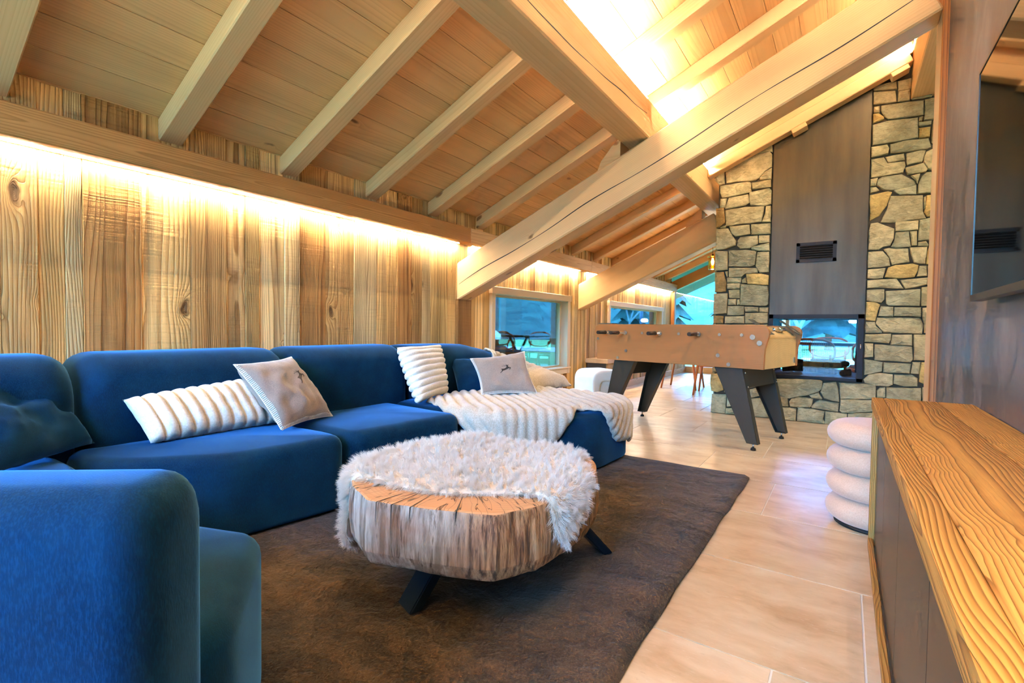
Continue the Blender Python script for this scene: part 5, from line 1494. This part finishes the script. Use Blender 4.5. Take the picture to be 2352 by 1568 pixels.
# ================================================================== OUTDOORS
gr_ = meshobj('lawn', [(-80, -40, -.45), (60, -40, -.45), (60, 90, -.45), (-80, 90, -.45)], [(0, 1, 2, 3)], MT['grass'], None, T(0, 0, -.45)); gr_['kind'] = 'structure'; gr_['label'] = 'green lawn around the house'
V = []; Fc = []; nA, nB = 60, 14
for i in range(nA):
    a = math.radians(25+215*i/(nA-1))
    for j in range(nB):
        r_ = 38+j*7; z_ = -.6+max(0, j-1)**1.15*1.75*(1+.25*noise.noise(Vector((math.cos(a)*3, math.sin(a)*3, j*.3))))
        V.append((r_*math.cos(a), 5+r_*math.sin(a), z_))
for i in range(nA-1):
    for j in range(nB-1): Fc.append((i*nB+j, i*nB+j+1, (i+1)*nB+j+1, (i+1)*nB+j))
hl = meshobj('hillside', V, Fc, MT['hill'], None, I4, True); hl['kind'] = 'structure'; hl['label'] = 'wooded hillside round the valley'
V = []; Fc = []; nA = 40
for i in range(nA):
    a = math.radians(238+149*i/(nA-1))
    for j in range(5):
        r_ = 45+j*22; V.append((r_*math.cos(a), 5+r_*math.sin(a), -.6+j*2.6*(1+.25*noise.noise(Vector((math.cos(a)*4, math.sin(a)*4, j))))))
for i in range(nA-1):
    for j in range(4): Fc.append((i*5+j, i*5+j+1, (i+1)*5+j+1, (i+1)*5+j))
h2 = meshobj('hillside', V, Fc, MT['hill'], None, I4, True); h2['kind'] = 'structure'; h2['label'] = 'low wooded ridge added behind the camera to cover bright sky'  # unseen ridge, added so the glass reflects land instead of bright sky
MT['reflector'] = nat('reflector_paving', 'd8b48c', 'e6c8a4', 2.0)
tr_ = abox('reflector', (-14, -22, -.44), (10, Y0-.2, -.02), MT['reflector']); tr_['kind'] = 'structure'; tr_['label'] = 'added, unseen pale sandy terrace behind the house'  # slab added out of view to bounce neutral light onto the ceiling
rd = meshobj('road', [(-30, 24, -.43), (25, 22, -.43), (25, 27.5, -.43), (-30, 29, -.43)], [(0, 1, 2, 3)], MT['asphalt']); rd['kind'] = 'structure'; rd['label'] = 'grey road beyond the lawn'
def conifer():
    c = empty('conifer_tree', (0, 0, 0)); bm = bmesh.new(); rn = random.Random(5)
    for k in range(9):
        z = .8+k*.72; r_ = 1.7*(1-k/9.6)
        vs = []; n_ = 14
        t_ = bm.verts.new((0, 0, z+1.15))
        for i in range(n_): vs.append(bm.verts.new((r_*(1 if i % 2 else .68)*math.cos(2*math.pi*i/n_+k)*rn.uniform(.9, 1.1), r_*(1 if i % 2 else .68)*math.sin(2*math.pi*i/n_+k)*rn.uniform(.9, 1.1), z-(.25 if i % 2 else 0))))
        for i in range(n_): bm.faces.new([t_, vs[i], vs[(i+1) % n_]])
    bmobj('foliage', bm, MT['leaf'], c); cyl('trunk', (0, 0, 0), (0, 0, 5), .16, MT['extwood'], c, .05, 8)
    return c
c0 = conifer(); tag(c0, 'dark green conifer on the slope outside the windows', 'tree', 'conifers on the slope outside'); first = True
rn = random.Random(11)
spots = [(-40, 42), (-44, 33), (-21, 33), (-30, 24), (-33, 36), (-18, 36), (-26, 40), (-12, 40), (-6, 38), (-1, 41), (4, 39), (9, 41), (-37, 29), (-16, 42)]
for x, y in spots:
    s_ = rn.uniform(1.0, 1.7); M = T(x, y, -.5) @ RZ(rn.uniform(0, 6)) @ Matrix.Diagonal((s_, s_, s_*1.1, 1))
    if first: c0.matrix_basis = M; WM[c0.name] = M; first = False
    else: dup(c0, M)
def bare(x, y, h, label):
    c = empty('bare_tree', (x, y, -.5), 0, label, 'tree', 'bare trees outside'); rn_ = random.Random(int(x*10)); bm = bmesh.new()
    def br_(p, d, l, r_, dep):
        q = p+d*l; bm_cyl(bm, p, q, r_, r_*.65, 5)
        if dep:
            for _ in range(3):
                nd = (d+Vector((rn_.uniform(-.7, .7), rn_.uniform(-.7, .7), rn_.uniform(-.1, .5)))).normalized(); br_(q, nd, l*.72, r_*.62, dep-1)
    br_(Vector((0, 0, 0)), Vector((0, 0, 1)), h*.3, .12, 4)
    bmobj('branches', bm, MT['bare'], c, WM[c.name])
bare(-12.5, 33, 6, 'bare leafless tree on the lawn seen through the far window'); bare(-1.5, 22, 5, 'bare leafless tree by the road seen through the fireplace')
# neighbouring white house
hs = empty('house', (-22, 24.5, -.45), 0, 'white house with a grey pitched roof beyond the lawn', 'house'); HM = WM[hs.name]
abox('wall', (-26, 22, -.45), (-20, 27, 2.3), MT['white'], hs)
meshobj('roof', [(-26.4, 21.6, 2.2), (-19.6, 21.6, 2.2), (-19.6, 27.4, 2.2), (-26.4, 27.4, 2.2), (-26.4, 24.5, 4.0), (-19.6, 24.5, 4.0)], [(0, 1, 5, 4), (2, 3, 4, 5), (0, 4, 3), (1, 2, 5), (0, 1, 2, 3)], MT['plaster'], hs, HM)
for y_ in (22.8, 24.2, 25.6):
    w_p = abox('window', (-20.01, y_, .6), (-19.96, y_+.7, 1.7), MT['white'], hs); abox('pane', (-19.97, y_+.08, .68), (-19.94, y_+.62, 1.62), MT['black'], w_p)
# parked car
car = empty('parked_car', (-15.5, 19.6, -.45), math.radians(20), 'white car parked beyond the lawn outside the window', 'car'); KM = WM[car.name]
pr = [(-2.1, .25), (2.1, .25), (2.15, .55), (2.0, .78), (1.1, .90), (.55, 1.38), (-1.2, 1.42), (-1.85, .95), (-2.15, .85)]
V = [(a, y_*(1 if b < .95 else .82), b) for y_ in (-.88, .88) for a, b in pr]; n = len(pr)
meshobj('body', V, [tuple(range(n)), tuple(range(n, 2*n))]+[(i, (i+1) % n, n+(i+1) % n, n+i) for i in range(n)], MT['white'], car, KM, world=False)
for s_ in (-1, 1): box('side_window', KM @ T(-.3, s_*.80, 1.14), (1.5, .03, .32), MT['black'], car)
for a in (-1.35, 1.35):
    for s_ in (-1, 1):
        p_ = KM @ Vector((a, s_*.80, .33)); q_ = KM @ Vector((a, s_*.93, .33)); cyl('wheel', p_, q_, .33, MT['black'], car)
# timber gallery outside the near window
pa = on(1163, 700, 'x', -4.4); pb = on(1200, 700, 'x', -4.4); za = on(1200, 778, 'x', -4.35); zb2 = on(1200, 793, 'x', -4.35)
gp = abox('gallery_post', (-4.5, pa.y, -.45), (-4.4, pb.y, 2.2), MT['extwood'], axis='z', bev=.005); tag(gp, 'brown timber post of the outdoor gallery by the near window', 'post')
ga = abox('gallery_rail', (-4.40, 3.5, zb2.z), (-4.34, 8.8, za.z), MT['extwood'], axis='y', bev=.004); tag(ga, 'brown timber rail of the outdoor gallery', 'railing')
# street lamp beyond the gable
sl = empty('street_lamp', (2.15, 21, -.45), 0, 'dark street lamp post with a lit head seen through the fireplace', 'street lamp')
cyl('pole', (.33, 19.0, -.45), (.33, 19.0, 2.2), .06, MT['blue_steel'], sl)
lathe('lamp_head', [(0, 0), (.12, .02), (.14, .08), (.1, .14), (0, .16)], emis('street_lamp_glow', (1, .97, .9, 1), 12), sl, T(.2, 19.0, 1.15), 16)
sg = abox('road_sign', (-2.05, 20, .95), (-1.65, 20.03, 1.35), MT['white']); 
sgp = cyl('post', (-1.85, 20.05, -.45), (-1.85, 20.05, 1.3), .025, MT['bolt'], sg); tag(sg, 'blank white square sign on a post seen through the fireplace', 'sign')

# ================================================================== FUR
fur(skin, 11000, .056, 14, rad=.0009, clump=.42).settings.material = 2
